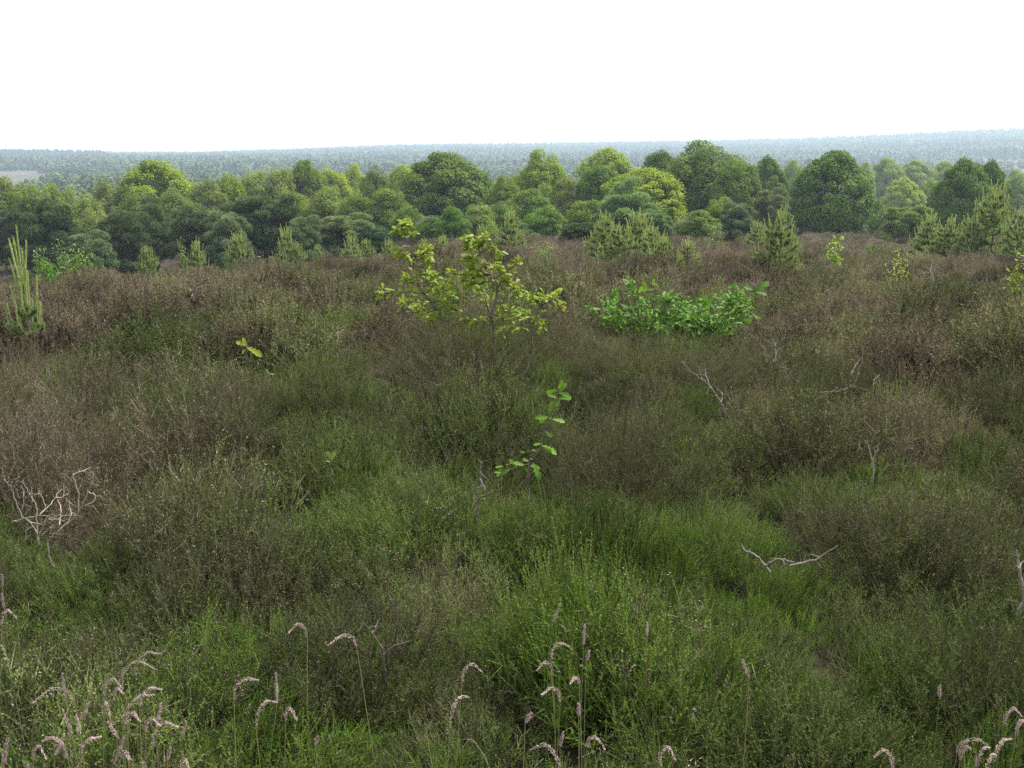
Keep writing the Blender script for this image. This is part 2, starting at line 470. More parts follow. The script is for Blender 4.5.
def plant_heather():
    rng = np.random.default_rng(5)
    def hb(*a_, **k_): return heather_bush(*a_, hv=(.78, 1.10), **k_).mesh('heather', M_HEATH)
    protos = [hb(31, .34, .24, 58, 12, 15, .0066, .0025, .02, (.03, .075), .34, .45, spread=.5, open_=.7),
              hb(32, .36, .23, 56, 12, 16, .0066, .0025, .04, (.03, .08), .34, .5, spread=.5, open_=.7),
              hb(33, .30, .27, 60, 12, 14, .0066, .0025, .06, (.03, .07), .34, .35, spread=.55, open_=.7),
              hb(34, .30, .19, 50, 9, 22, .0068, .0025, .0, (.05, .11), .3, .9, spread=.28, open_=.6),
              hb(35, .26, .20, 50, 9, 22, .0068, .0025, .02, (.05, .11), .3, .8, spread=.3, open_=.6),
              hb(36, .38, .27, 60, 9, 7, .0075, .0030, .14, (.03, .08), .35, .25, spread=.6, open_=.6),
              # broader sprigs for the far bushes
              hb(37, .38, .32, 64, 11, 9, .017, .0060, .05, (.04, .10), .38, .4, spread=.45, open_=.6),
              hb(38, .44, .30, 64, 11, 9, .017, .0060, .08, (.04, .10), .38, .4, spread=.45, open_=.6),
              hb(39, .36, .34, 64, 11, 8, .017, .0060, .13, (.04, .10), .38, .35, spread=.5, open_=.6)]
    p = scatter_points(rng, [(1.15, 6, 27), (6, 9, 20), (9, 16, 14), (16, 34, 8), (34, 60, 2.6), (60, 160, 1.3)])
    q = scatter_points(np.random.default_rng(56), [(1.15, 6, 14), (6, 14, 6)]); infill = len(p); p = np.concatenate([p, q])
    x, y = p.T; d = np.hypot(x, y); n = len(p)
    # every plant belongs to the nearest mound: one bush in the photo is a mound of shoots leaning outwards
    from mathutils import kdtree
    c = scatter_points(np.random.default_rng(55), [(.6, 7, 3.3), (7, 16, 2.2), (16, 40, 1.3), (40, 160, .4)], rmin=.6)
    kd = kdtree.KDTree(len(c))
    for i, (a_, b_) in enumerate(c): kd.insert((a_, b_, 0), i)
    kd.balance()
    near = [kd.find((a_, b_, 0)) for a_, b_ in p]
    mi = np.array([q[1] for q in near]); mr = np.array([q[2] for q in near])
    rr = np.interp(d, [0, 7, 16, 40, 150], [.38, .46, .60, .9, 1.7]); u = np.clip(mr / rr, 0, 1.3)
    mh, ml = rng.normal(0, 1, len(c))[mi], rng.normal(0, 1, len(c))[mi]; msz = rng.uniform(.7, 1.25, len(c))[mi]
    mk = rng.uniform(size=len(c))[mi]
    patch = .6 * nA(x, y) + .7 * nB(x, y)
    hue = np.clip(np.interp(d, [2, 4, 6.5, 9, 13, 20, 60], [.10, .22, .38, .56, .72, .84, .95]) + .11 * patch + .15 * mh + rng.normal(0, .16, n), 0, 1)
    lum = np.clip(1.04 + .07 * nD(x, y) + .21 * ml + rng.normal(0, .23, n), .38, 1.8)
    idx = np.where(d < 9, rng.choice([0, 1, 2], n), rng.choice([6, 7, 8], n))
    yng = (d < 10) & (rng.uniform(size=n) < np.where((mk < .25) | (patch < -.6), .75, np.interp(d, [3, 5], [.2, .08]))); idx = np.where(yng, rng.choice([3, 4], n), idx)
    hue = np.where(yng, hue * .55, hue); lum = np.where(yng, lum * 1.04, lum)
    old = (d < 9) & (rng.uniform(size=n) < np.where(mk > .82, .75, .12)); idx = np.where(old, 5, idx); hue = np.where(old, np.clip(hue + .3, 0, 1), hue)
    sc = np.interp(d, [1, 3, 10, 14, 32, 60, 150], [.95, 1.1, 1.15, 1.2, 1.35, 1.9, 2.8]) * rng.uniform(.8, 1.15, n) * msz * (1.18 - .60 * np.minimum(u, 1.05) ** 2)
    sc = np.clip(sc, .4, None)
    sc[infill:] = rng.uniform(.52, .8, n - infill)
    gap = (u > 1.0) & (rng.uniform(size=n) < .55) & (d < 30); sc = np.where(gap, .5, sc)
    for (lx, ly, lr, cap) in LOW: sc = np.where(np.hypot(x - lx, y - ly) < lr, np.minimum(sc, cap * rng.uniform(.8, 1.1, n)), sc)
    szf = np.interp(d, [0, 14, 60, 150], [1, 1, .72, .5])
    vx, vy = (x - c[mi, 0]) / np.maximum(mr, .01), (y - c[mi, 1]) / np.maximum(mr, .01)
    tl = .40 * np.clip(u, 0, 1)
    # tilt outwards: turn about the axis square to the outward direction
    from mathutils import Euler, Matrix
    rot = []
    for i in range(n):
        m3 = Matrix.Rotation(tl[i] + rng.normal(0, .08), 3, Vector((-vy[i], vx[i], 0))) @ Matrix.Rotation(rng.uniform(0, 6.28), 3, 'Z')
        rot.append(m3.to_euler()[:])
    z = ground(x, y) - .03
    scatter('heather', protos, np.stack([x, y, z], -1), idx, np.array(rot), np.stack([sc, sc, sc * szf * rng.uniform(.85, 1.15, n)], -1), hue, lum,
            'brown and green heather covering the whole slope', 'heather')

def plant_grass():
    rng = np.random.default_rng(6)
    protos = [grass_tuft(41, 60, .27, .16).mesh('moor_grass', M_GRASS), grass_tuft(42, 40, .33, .20).mesh('moor_grass', M_GRASS),
              grass_tuft(43, 70, .22, .14).mesh('moor_grass', M_GRASS)]
    p = scatter_points(rng, [(1.15, 5, 3), (5, 9, .6)])
    x, y = p.T; n = len(p); patch = nA(x + 40, y) + .5 * nB(x, y + 30)
    k = patch + rng.normal(0, .4, n) > .45
    x, y = x[k], y[k]; n = len(x); d = np.hypot(x, y)
    sc = rng.uniform(.7, 1.25, n)
    scatter('moor_grass', protos, np.stack([x, y, ground(x, y) - .02], -1), rng.integers(0, 3, n),
            np.stack([rng.normal(0, .12, n), rng.normal(0, .12, n), rng.uniform(0, 6.28, n)], -1), np.stack([sc, sc, sc], -1),
            np.clip(rng.normal(.12, .16, n) + d * .02, 0, 1), np.clip(rng.normal(.95, .13, n), .6, 1.4),
            'fine green moor grass growing up through the near heather', 'grass')

def plant_twigs():
    rng = np.random.default_rng(9)
    protos = [twig_tangle(51, .22, .3, 6).mesh('dry_twigs', M_HEATH), twig_tangle(52, .18, .3, 8).mesh('dry_twigs', M_HEATH), twig_tangle(53, .26, .3, 5).mesh('dry_twigs', M_HEATH)]
    p = scatter_points(rng, [(1.8, 6, 1.0), (6, 25, 2.2)])
    x, y = p.T; n = len(p); sc = rng.uniform(.7, 1.3, n) * np.interp(np.hypot(x, y), [8, 25], [1, 1.3])
    scatter('dry_twigs', protos, np.stack([x, y, ground(x, y) + .06], -1), rng.integers(0, 3, n),
            np.stack([rng.normal(0, .35, n), rng.normal(0, .35, n), rng.uniform(0, 6.28, n)], -1), np.stack([sc, sc, sc], -1),
            np.zeros(n), np.clip(rng.normal(1.5, .5, n), .8, 3), 'loose grey dry twigs sticking up all over the heather', 'dry twigs')

# ------------------------------------------------------------------ trees
def leaf_quads(m, C, Nn, size, rng, aspect=1.5, rnd=None):
    k = len(C); U, V = basis(Nn, rng); size = np.broadcast_to(size, (k,))[:, None]
    a, b = U * size * aspect / 2, V * size / 2
    v = np.stack([C - a, C - b + a * .1, C + a, C + b + a * .1], 1).reshape(-1, 3)
    rnd = np.clip(rng.normal(.5, .25, k), 0, 1) if rnd is None else rnd
    m.add(v, np.arange(4 * k).reshape(-1, 4), .5, np.repeat(rnd, 4))

def dirs(rng, n, upw=0.0):
    v = rng.normal(size=(n, 3)); v[:, 2] += upw; return norm(v)

def lobes_for(rng, n, W_, H_, base, lump, top=1.0, shape=1.0, skirt=0.0):
    """lobe centres spread through an uneven crown envelope"""
    d = dirs(rng, n, .25)
    az = np.arctan2(d[:, 1], d[:, 0]); el = d[:, 2]
    p1, p2, p3 = rng.uniform(0, 6.28, 3)
    bump = 1 + lump * (np.sin(az * 3 + p1) * .6 + np.sin(az * 5 + el * 4 + p2) * .5 + np.sin(el * 6 + p3) * .4)
    f = np.where(rng.uniform(size=n) < .72, rng.uniform(.70, .92, n), rng.uniform(.2, .7, n)) * bump
    cz = base + (H_ - base) * (.48 - .16 * skirt); hz = np.where(el > 0, (H_ - base) - (cz - base), cz - base)
    if skirt: f = np.maximum(f, np.where(rng.uniform(size=n) < .8, .84, .3))
    r = W_ / 2 * (1 - .28 * shape * np.clip(el, 0, 1)) * np.where(el < 0, 1 / np.sqrt(np.maximum(1 - .75 * skirt * el ** 2, .2)), 1)
    c = np.stack([d[:, 0] * r * f, d[:, 1] * r * f, cz + d[:, 2] * hz * f * .93], -1)
    return c

def trunk_limbs(rng, H_, cents, r0, base, every=3, lean=.03, bark_top=.75):
    m = MB()
    ax = np.array([[0, 0, -.5], [rng.normal(0, lean) * H_, rng.normal(0, lean) * H_, H_ * .35],
                   [rng.normal(0, lean) * H_, rng.normal(0, lean) * H_, H_ * bark_top]])
    ax = smooth_path(ax, 5); tube(m, ax, r0, r0 * .25, 7)
    for c in cents[::every]:
        zt = np.clip(c[2] * rng.uniform(.45, .75), base * .8, H_ * bark_top); i = int(np.argmin(abs(ax[:, 2] - zt)))
        mid = (ax[i] + c) / 2 + np.array([0, 0, -.04 * H_]) + rng.normal(0, .02 * H_, 3)
        tube(m, smooth_path([ax[i], mid, c], 3), r0 * .3, r0 * .05, 5)
    return m

def broadleaf(seed, W_, H_, base, nlobe, per, lr, ls, lump=.12, shape=1.0, up=.55, droop=0.0, skirt=0.0, stray=.16):
    rng = np.random.default_rng(seed)
    c = lobes_for(rng, nlobe, W_, H_, base, lump, shape=shape, skirt=skirt)
    m = MB()
    for q in c:
        r = lr * rng.uniform(.5, 1.35); n = int(per * (r / lr) ** 1.6)
        d = dirs(rng, n, .35); f = rng.uniform(.45, 1.05, n)[:, None] ** .6 * np.where(rng.uniform(size=n) < stray, rng.uniform(1.0, 1.55, n), 1)[:, None]
        P = q + d * r * f * np.array([1.1, 1.1, .78])
        P[:, 2] -= droop * r * rng.uniform(0, 1, n) * np.hypot(d[:, 0], d[:, 1])
        out = norm(P - np.array([0, 0, base + (H_ - base) * .3]))
        nn = norm(d * .5 + out * .4 + np.array([0, 0, up]) + rng.normal(0, .45, d.shape))
        leaf_quads(m, P, nn, ls * rng.uniform(.65, 1.3, n), rng, 1.5, np.clip(rng.normal(.5, .2, n) + rng.normal(0, .12), 0, 1))
    return m, trunk_limbs(rng, H_, c, .045 * H_ * .8, base)

def scots_pine(seed, W_, H_, base, nlobe, per):
    rng = np.random.default_rng(seed)
    c = lobes_for(rng, nlobe, W_, H_, base, .26, shape=.7)
    m = MB()
    for q in c:
        r = rng.uniform(.32, .72); nt_ = int(per * r); tone = rng.normal(0, .16)
        d = dirs(rng, nt_, .3); P = q + d * r * np.array([1.25, 1.25, .62]) * (rng.uniform(.4, 1, nt_)[:, None] ** .5)
        ax = norm(d * .6 + np.array([0, 0, .7]) + rng.normal(0, .3, d.shape))
        rn = np.clip(rng.normal(.42, .25, nt_) + tone + .25 * d[:, 2], 0, 1)  # upward-facing tufts get paler needles: light from above painted into the colour
        for j in range(5):       # a tuft of needles at each shoot end
            nd = norm(ax + rng.normal(0, .6, ax.shape)); U, V = basis(nd, rng)
            L = rng.uniform(.14, .28, nt_)[:, None]; w = .036
            v = np.stack([P - U * w, P + U * w, P + nd * L], 1).reshape(-1, 3)
            m.add(v, np.arange(3 * nt_).reshape(-1, 3), .5, np.repeat(rn, 3))
    return m, trunk_limbs(rng, H_, c, .035 * H_, base, 2, .04, .85)

PROTO = {}
def proto(key, crown, trunk, mc, mt, dims):
    PROTO.setdefault(key[0], []).append((crown.mesh('crown', mc), trunk.mesh('trunk', mt, True), dims))

for s_, (w_, h_, b_, nl_) in enumerate([(10, 9.5, 1.0, 105), (9.4, 9, .9, 95), (10.5, 9, 1.2, 110)]):
    cr, tr = broadleaf(100 + s_, w_, h_, b_, nl_ + 60, 400, .90, .15, .11); proto(('oak', s_), cr, tr, M_OAK, M_BARK, (w_, h_))
for s_, (w_, h_, b_, nl_) in enumerate([(9, 8, .35, 230), (8.4, 8, .4, 220)]):
    cr, tr = broadleaf(120 + s_, w_, h_, b_, nl_, 340, .72, .135, .03, .45, .55, 0.0, 1.0, .02); proto(('dome', s_), cr, tr, M_OAK, M_BARK, (w_, h_))
for s_, (w_, h_, b_, nl_) in enumerate([(4.6, 8, .9, 46), (4.2, 8, .8, 42), (5.2, 7.5, .8, 52)]):
    cr, tr = broadleaf(140 + s_, w_, h_, b_, nl_ + 20, 360, .64, .10, .2, 1.5, .3, .9); proto(('birch', s_), cr, tr, M_BIRCH, M_BIRCHBARK, (w_, h_))
for s_, (w_, h_, b_, nl_) in enumerate([(5.2, 5.2, .3, 95), (5.6, 4.6, .3, 90), (4.4, 5.4, .4, 84)]):
    cr, tr = scots_pine(160 + s_, w_, h_, b_, nl_, 330); proto(('pine', s_), cr, tr, M_PINE, M_PINEBARK, (w_, h_))
for s_, (w_, h_, b_, nl_) in enumerate([(3.2, 2.8, .15, 34), (2.6, 3.0, .2, 30)]):
    cr, tr = broadleaf(180 + s_, w_, h_, b_, nl_, 170, .42, .09, .2, 1.0, .3); proto(('bush', s_), cr, tr, M_SAPL, M_STEM, (w_, h_))

_made = {}
def tree(kind, name, px, ytop, wpx, d, label, cat, tint=(1, 1, 1), group=None, var=None, hmin=1.0, loc=None):
    rng = random.Random(int(px * 31 + ytop * 7 + d))
    top = at(px, ytop, d); x, y = top[0], top[1]
    g = gz(x, y); h = max(top[2] - g, hmin)
    w = wpx * d / F
    vs = PROTO[kind]; i = rng.randrange(len(vs)) if var is None else var % len(vs)
    cm, tm, (pw, ph_) = vs[i]
    r = empty(name, (x, y, g))
    r.scale = (w / pw * 1.02, w / pw * 1.02, h / ph_ * 1.0); r.rotation_euler = (0, 0, rng.uniform(0, 6.28))
    c = link('crown', cm, r); t = link('trunk', tm, r)
    b = rng.uniform(.9, 1.1)
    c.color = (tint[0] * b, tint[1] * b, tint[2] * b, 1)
    tag(r, label, cat, group)
    return r

BRIGHT, LIME, DARK, BLUE, GREY, OLIVE, MIDG = (1.35, 1.3, 1.0), (1.75, 1.6, 1.2), (.66, .69, .65), (.62, .76, .76), (1.05, .95, 1.3), (1.5, 1.2, 1.1), (1, 1, 1)
GW = 'trees of the wood below the heath'
T = [
 # dark pines along the front of the wood
 ('pine', 50, 198, 62, 78, 'dark blue-green pine with a wide rounded crown behind the candle-tipped young pine', DARK),
 ('pine', 14, 206, 44, 88, 'dark pine at the very edge of the photo, under pale green treetops', DARK),
 ('pine', 86, 229, 42, 66, 'low grey-green pine just behind the bright birch saplings', (1.15, 1.15, 1.2)),
 ('pine', 120, 212, 50, 74, 'dark pine below the broad bright oak crown, toward the plain side', DARK),
 ('pine', 152, 206, 56, 80, 'dark pine directly beneath the broad bright oak crown', DARK),
 ('pine', 197, 203, 48, 78, 'dark pine standing behind the row of pale young pines', MIDG),
 ('pine', 228, 212, 44, 76, 'grey-green pine snug against the tallest layered dark pine', (1.1, 1.1, 1.1)),
 ('pine', 262, 188, 68, 80, 'tallest dark pine of the front row, with flat layered branches', DARK),
 ('pine', 300, 216, 40, 72, 'small dark pine beside the tallest layered pine', MIDG),
 ('pine', 345, 212, 54, 76, 'greyish open pine with pale shoots in front of soft birches', (1.35, 1.3, 1.2)),
 ('pine', 375, 224, 32, 70, 'low dark rounded pine with a curved overhanging side', BLUE),
 ('pine', 577, 222, 36, 64, 'low dark flat-topped pine left of the group of candle-tipped young pines', DARK),
 ('pine', 628, 184, 60, 84, 'dark green pine standing in front of the bright yellow-green oak', (1.15, 1.2, 1.0)),
 ('pine', 655, 210, 34, 80, 'small dark pine under the bright yellow-green oak', (1.1, 1.15, 1.0)),
 ('pine', 740, 203, 34, 80, 'small rounded slate-green pine below the large dark twin oaks', (.95, .95, 1.05)),
 ('pine', 771, 186, 32, 92, 'dull grey pine squeezed beside the great round dome tree', (1.1, 1.0, 1.0)),
 ('pine', 908, 204, 42, 82, 'olive pine behind the pair of lime green trees', (1.45, 1.4, .95)),
 ('pine', 520, 226, 40, 74, 'low grey-green pine behind the lone young pine with tall candles', (1.0, 1.0, 1.0)),
 # broadleaves, far row
 ('oak', 155, 160, 88, 132, 'broad bright green oak crown rising above the dark pines', BRIGHT),
 ('oak', 8, 181, 50, 118, 'mid-green tree cut by the photo edge above a dark pine', MIDG),
 ('oak', 46, 187, 48, 120, 'fresh green rounded tree above the wide blue-green pine', BRIGHT),
 ('birch', 84, 190, 44, 108, 'soft grey-green birch between the fresh green tree and the broad oak', (1, 1, 1)),
 ('birch', 103, 173, 34, 128, 'pale hazy birch top beside the broad bright oak', (1, 1, 1.1)),
 ('birch', 134, 186, 50, 102, 'pale birch in front of the broad bright oak', (.95, 1, 1)),
 ('birch', 172, 184, 44, 108, 'rounded soft birch overlapping the broad oak, above dark pines', (.9, 1, .95)),
 ('birch', 206, 176, 48, 122, 'light green birch just past the broad bright oak', (1, 1.02, .9)),
 ('oak', 232, 173, 44, 126, 'yellowish green tree on the wood skyline above the grey-green pine', BRIGHT),
 ('birch', 254, 168, 40, 128, 'light birch on the skyline behind the tallest layered pine', (1.1, 1.1, .9)),
 ('birch', 278, 165, 40, 130, 'pale birch on the skyline next to a darker round tree', (1.1, 1.08, 1)),
 ('oak', 303, 160, 46, 136, 'darker green round tree standing above the pale birches', (.95, .95, .9)),
 ('oak', 331, 167, 44, 160, 'sunlit lime tree far back between darker treetops', LIME),
 ('oak', 353, 167, 38, 165, 'second sunlit lime treetop far back, nearer the slim birch', (1.6, 1.45, 1.2)),
 ('birch', 373, 162, 40, 126, 'slim pointed birch on the skyline before the big dark oak', (.9, .95, .9)),
 ('oak', 402, 165, 46, 142, 'bright yellow-green tree tucked behind the big dark oak', (1.6, 1.5, 1.1)),
 ('birch', 292, 188, 52, 100, 'feathery light birch above the small dark pine', (1, 1.02, .9)),
 ('birch', 326, 184, 56, 98, 'broad feathery birch in the middle of the wood, above the greyish pine', (1.02, 1.05, .95)),
 ('birch', 357, 190, 48, 95, 'birch with a pale trunk beside the broad feathery birch', (.95, 1, .9)),
 ('birch', 388, 187, 50, 94, 'fine-leaved birch leaning against the big dark oak', (.85, .95, .85)),
 ('birch', 408, 203, 40, 84, 'rounded birch above the yellow sapling, under the big dark oak', (.75, .95, .75)),
 ('birch', 432, 214, 36, 80, 'small deep green birch below the big dark oak', (.65, .9, .7)),
 ('oak', 445, 152, 98, 122, 'big dark green oak with a dome crown, tallest in the wood centre', (.85, .92, .9)),
 ('birch', 452, 204, 34, 78, 'dense round deep green birch at the foot of the big dark oak', (.6, .88, .65)),
 ('birch', 478, 204, 38, 82, 'grey-green birch with thin pale trunks right beside the dense round birch', (.85, .95, .9)),
 ('oak', 503, 178, 42, 112, 'mid-green tree filling the gap past the big dark oak', (1, 1.02, .95)),
 ('birch', 500, 200, 40, 92, 'soft green birch behind the lone young pine', (.75, .95, .75)),
 ('oak', 540, 153, 62, 126, 'bright green round oak between the dark oak and the pale double-topped tree', (1.3, 1.3, 1)),
 ('birch', 530, 186, 48, 98, 'grey-green birch under the bright green round oak', (.8, .95, .8)),
 ('birch', 548, 204, 46, 82, 'low bushy green birch behind the low flat-topped pine', (.7, .95, .72)),
 ('birch', 566, 175, 36, 108, 'yellowish slender birch before the dark bluish tree', (1.1, 1.1, .9)),
 ('birch', 586, 199, 44, 86, 'green birch scrub left of the dark pine by the bright oak', (.85, 1, .75)),
 ('oak', 607, 148, 66, 138, 'pale yellow-green tree behind the dark bluish tree', (1.55, 1.45, 1.1)),
 ('oak', 602, 164, 56, 106, 'dark bluish rounded tree before the pale yellow-green one', BLUE),
 ('oak', 646, 168, 92, 92, 'bright yellow-green oak with the dark pine in front of it', (1.75, 1.65, .95)),
 ('oak', 662, 148, 52, 126, 'dark green tree joined to the left shoulder of the great dark oak', (.7, .8, .85)),
 ('oak', 706, 145, 100, 116, 'great dark oak with a sunlit top, widest in the wood', (.85, .92, .95)),
 ('oak', 738, 158, 56, 110, 'dark oak forming the low shoulder next to the great dark oak', (.78, .86, .9)),
 ('dome', 770, 153, 44, 132, 'small dark round oak between the great oak and the dome tree', (.72, .82, .85)),
 ('birch', 699, 208, 44, 78, 'olive birch bush below the great dark oak', (.85, .95, .8)),
 ('oak', 722, 199, 38, 88, 'small light green tree at the foot of the great dark oak', (1.25, 1.3, 1.2)),
 ('dome', 835, 145, 84, 108, 'great dark green dome-shaped tree standing alone', (.62, .76, .72)),
 ('bush', 882, 199, 26, 92, 'bright green upright bush against the dome tree', (.75, .85, .7)),
 ('dome', 905, 176, 44, 190, 'lime green round tree beyond the heath, larger of a pair', (1.9, 1.8, 1.6)),
 ('dome', 932, 177, 28, 195, 'lime green round tree beyond the heath, smaller of a pair', (2.0, 1.85, 1.5)),
 ('dome', 966, 155, 62, 106, 'dark pointed dome tree behind the candle-covered young pines', (.66, .8, .72)),
 ('dome', 992, 157, 46, 110, 'dark tree forming the second peak behind the largest young pine', (.66, .8, .72)),
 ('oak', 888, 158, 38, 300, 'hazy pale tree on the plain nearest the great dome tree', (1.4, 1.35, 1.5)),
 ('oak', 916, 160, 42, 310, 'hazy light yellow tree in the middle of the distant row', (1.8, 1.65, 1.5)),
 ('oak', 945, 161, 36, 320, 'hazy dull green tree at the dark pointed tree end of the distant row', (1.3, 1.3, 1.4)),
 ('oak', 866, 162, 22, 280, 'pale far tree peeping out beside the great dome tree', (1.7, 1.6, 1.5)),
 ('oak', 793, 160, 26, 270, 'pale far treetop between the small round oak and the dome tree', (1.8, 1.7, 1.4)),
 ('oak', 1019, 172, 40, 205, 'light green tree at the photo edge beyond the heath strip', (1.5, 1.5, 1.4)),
 ('birch', 750, 178, 26, 112, 'dull green birch in the gap beside the dull grey pine', (.9, .95, .9)),
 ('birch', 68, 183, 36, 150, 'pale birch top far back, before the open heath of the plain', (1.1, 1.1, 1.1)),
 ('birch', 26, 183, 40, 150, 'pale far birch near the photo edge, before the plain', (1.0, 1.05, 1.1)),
]
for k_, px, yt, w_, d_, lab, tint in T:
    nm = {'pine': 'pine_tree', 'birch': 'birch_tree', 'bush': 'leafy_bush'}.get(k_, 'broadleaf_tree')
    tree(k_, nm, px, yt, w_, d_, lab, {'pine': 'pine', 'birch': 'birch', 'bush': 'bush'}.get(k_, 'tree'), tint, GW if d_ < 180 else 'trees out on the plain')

# ------------------------------------------------------------------ young pines with this year's upright candles
def candle_mesh():
    rng = np.random.default_rng(3); m = MB()
    tube(m, np.array([[0, 0, 0], [0, 0, .3], [0, 0, .75], [0, 0, 1]]), .055, .035, 6, .5, .3)
    n = 110; z = rng.uniform(.02, .98, n); a = rng.uniform(0, 6.28, n)
    P = np.stack([.05 * np.cos(a), .05 * np.sin(a), z], -1); D = norm(np.stack([np.cos(a) * .5, np.sin(a) * .5, np.full(n, .9)], -1)); U, _ = basis(D, rng)
    v = np.stack([P - U * .018, P + U * .018, P + D * .13], 1).reshape(-1, 3)
    m.add(v, np.arange(3 * n).reshape(-1, 3), .5, np.repeat(rng.uniform(0, 1, n), 3))
    return m.mesh('candle', M_CANDLE)
ME_CANDLE = candle_mesh()

def young_pine_proto(seed, H_, W_, nwh, cl, zs=None):
    """returns needle mesh, trunk mesh and the candle spots (base, direction, length)"""
    rng = np.random.default_rng(seed); fo, tr, spots = MB(), MB(), []
    tube(tr, smooth_path([[0, 0, -.15], [.02, .01, H_ * .5], [0, 0, H_ * .86]], 5), .012 * H_, .006 * H_, 6)
    def needles(path, n, nl):
        path = np.asarray(path); t = rng.uniform(0, len(path) - 1.001, n); i = t.astype(int); f = (t - i)[:, None]
        P = path[i] * (1 - f) + path[i + 1] * f; Tn = norm(path[i + 1] - path[i])
        U, V = basis(Tn, rng); a = rng.uniform(0, 6.28, n)[:, None]
        D = norm(Tn * .7 + (np.cos(a) * U + np.sin(a) * V) * .8 + np.array([0, 0, .2])); U2, _ = basis(D, rng)
        L = nl * 1.35 * rng.uniform(.7, 1.2, n)[:, None]; w = .0052 * H_ / 1.6
        v = np.stack([P - U2 * w, P + U2 * w, P + D * L], 1).reshape(-1, 3)
        fo.add(v, np.arange(3 * n).reshape(-1, 3), .5, np.repeat(np.clip(rng.normal(.5, .25, n), 0, 1), 3))
    for k in range(nwh):
        z = H_ * (zs[k] if zs else .06 + .80 * (k / (nwh - 1)) ** .95); R = W_ / 2 * (1 - .80 * (k / (nwh - 1)) ** 1.2) * rng.uniform(.9, 1.1)
        nb_ = 6 if k < nwh - 2 else 4
        for q in range(nb_):
            a = q * 6.283 / nb_ + k * .7 + rng.normal(0, .2); o_ = np.array([math.cos(a), math.sin(a), 0])
            L = R * rng.uniform(.65, 1.25)
            p = smooth_path([[0, 0, z], np.array([0, 0, z]) + o_ * L * .5 + [0, 0, .12 * L], np.array([0, 0, z]) + o_ * L * .92 + [0, 0, .5 * L]], 4)
            tube(tr, p, .006 * H_, .003 * H_, 4); needles(p[1:], int(400 * (.4 + L / W_ * 1.6)), .052 * H_ / 1.6)
            # a side shoot
            e = p[-3] + norm(rng.normal(size=3) * [1, 1, .3] + o_ * .7) * L * .4 + [0, 0, .1 * L]
            needles([p[-4], e], 150, .05 * H_ / 1.6)
            up = norm(np.array([o_[0] * .18, o_[1] * .18, 1.0]) + rng.normal(0, .05, 3))
            f_ = .55 + .55 * k / (nwh - 1)
            spots.append((p[-1], up, cl * f_ * rng.uniform(.7, 1.1)))
            for _ in range(0 if zs else 2): spots.append((p[-2] + rng.normal(0, .02, 3), norm(up + rng.normal(0, .16, 3)), cl * f_ * rng.uniform(.35, .7)))
            e2 = p[-3] + norm(rng.normal(size=3) * [1, 1, .3] + o_ * .5) * L * .35 + [0, 0, .15 * L]; needles([p[-4], e2], 130, .05 * H_ / 1.6)
            if not zs and rng.uniform() < .8: spots.append((e2, norm(up + rng.normal(0, .08, 3)), cl * f_ * rng.uniform(.5, .8)))
            if rng.uniform() < (.4 if zs else .8): spots.append((e, norm(up + rng.normal(0, .08, 3)), cl * f_ * rng.uniform(.4, .7)))
    needles([[0, 0, H_ * .6], [0, 0, H_ * .8], [0, 0, H_ * .87]], 160, .055 * H_ / 1.6)
    spots.append((np.array([0, 0, H_ * .85]), np.array([0, 0, 1.0]), cl * 1.35))
    for q in range(4):
        a = q * 1.57 + .4; o_ = np.array([math.cos(a), math.sin(a), 0])
        spots.append((np.array([0, 0, H_ * .84]) + o_ * .015 * H_, norm(o_ * .2 + [0, 0, 1]), cl * rng.uniform(.9, 1.25)))
    return fo.mesh('foliage', M_YPINE), tr.mesh('trunk', M_PINEBARK, True), spots

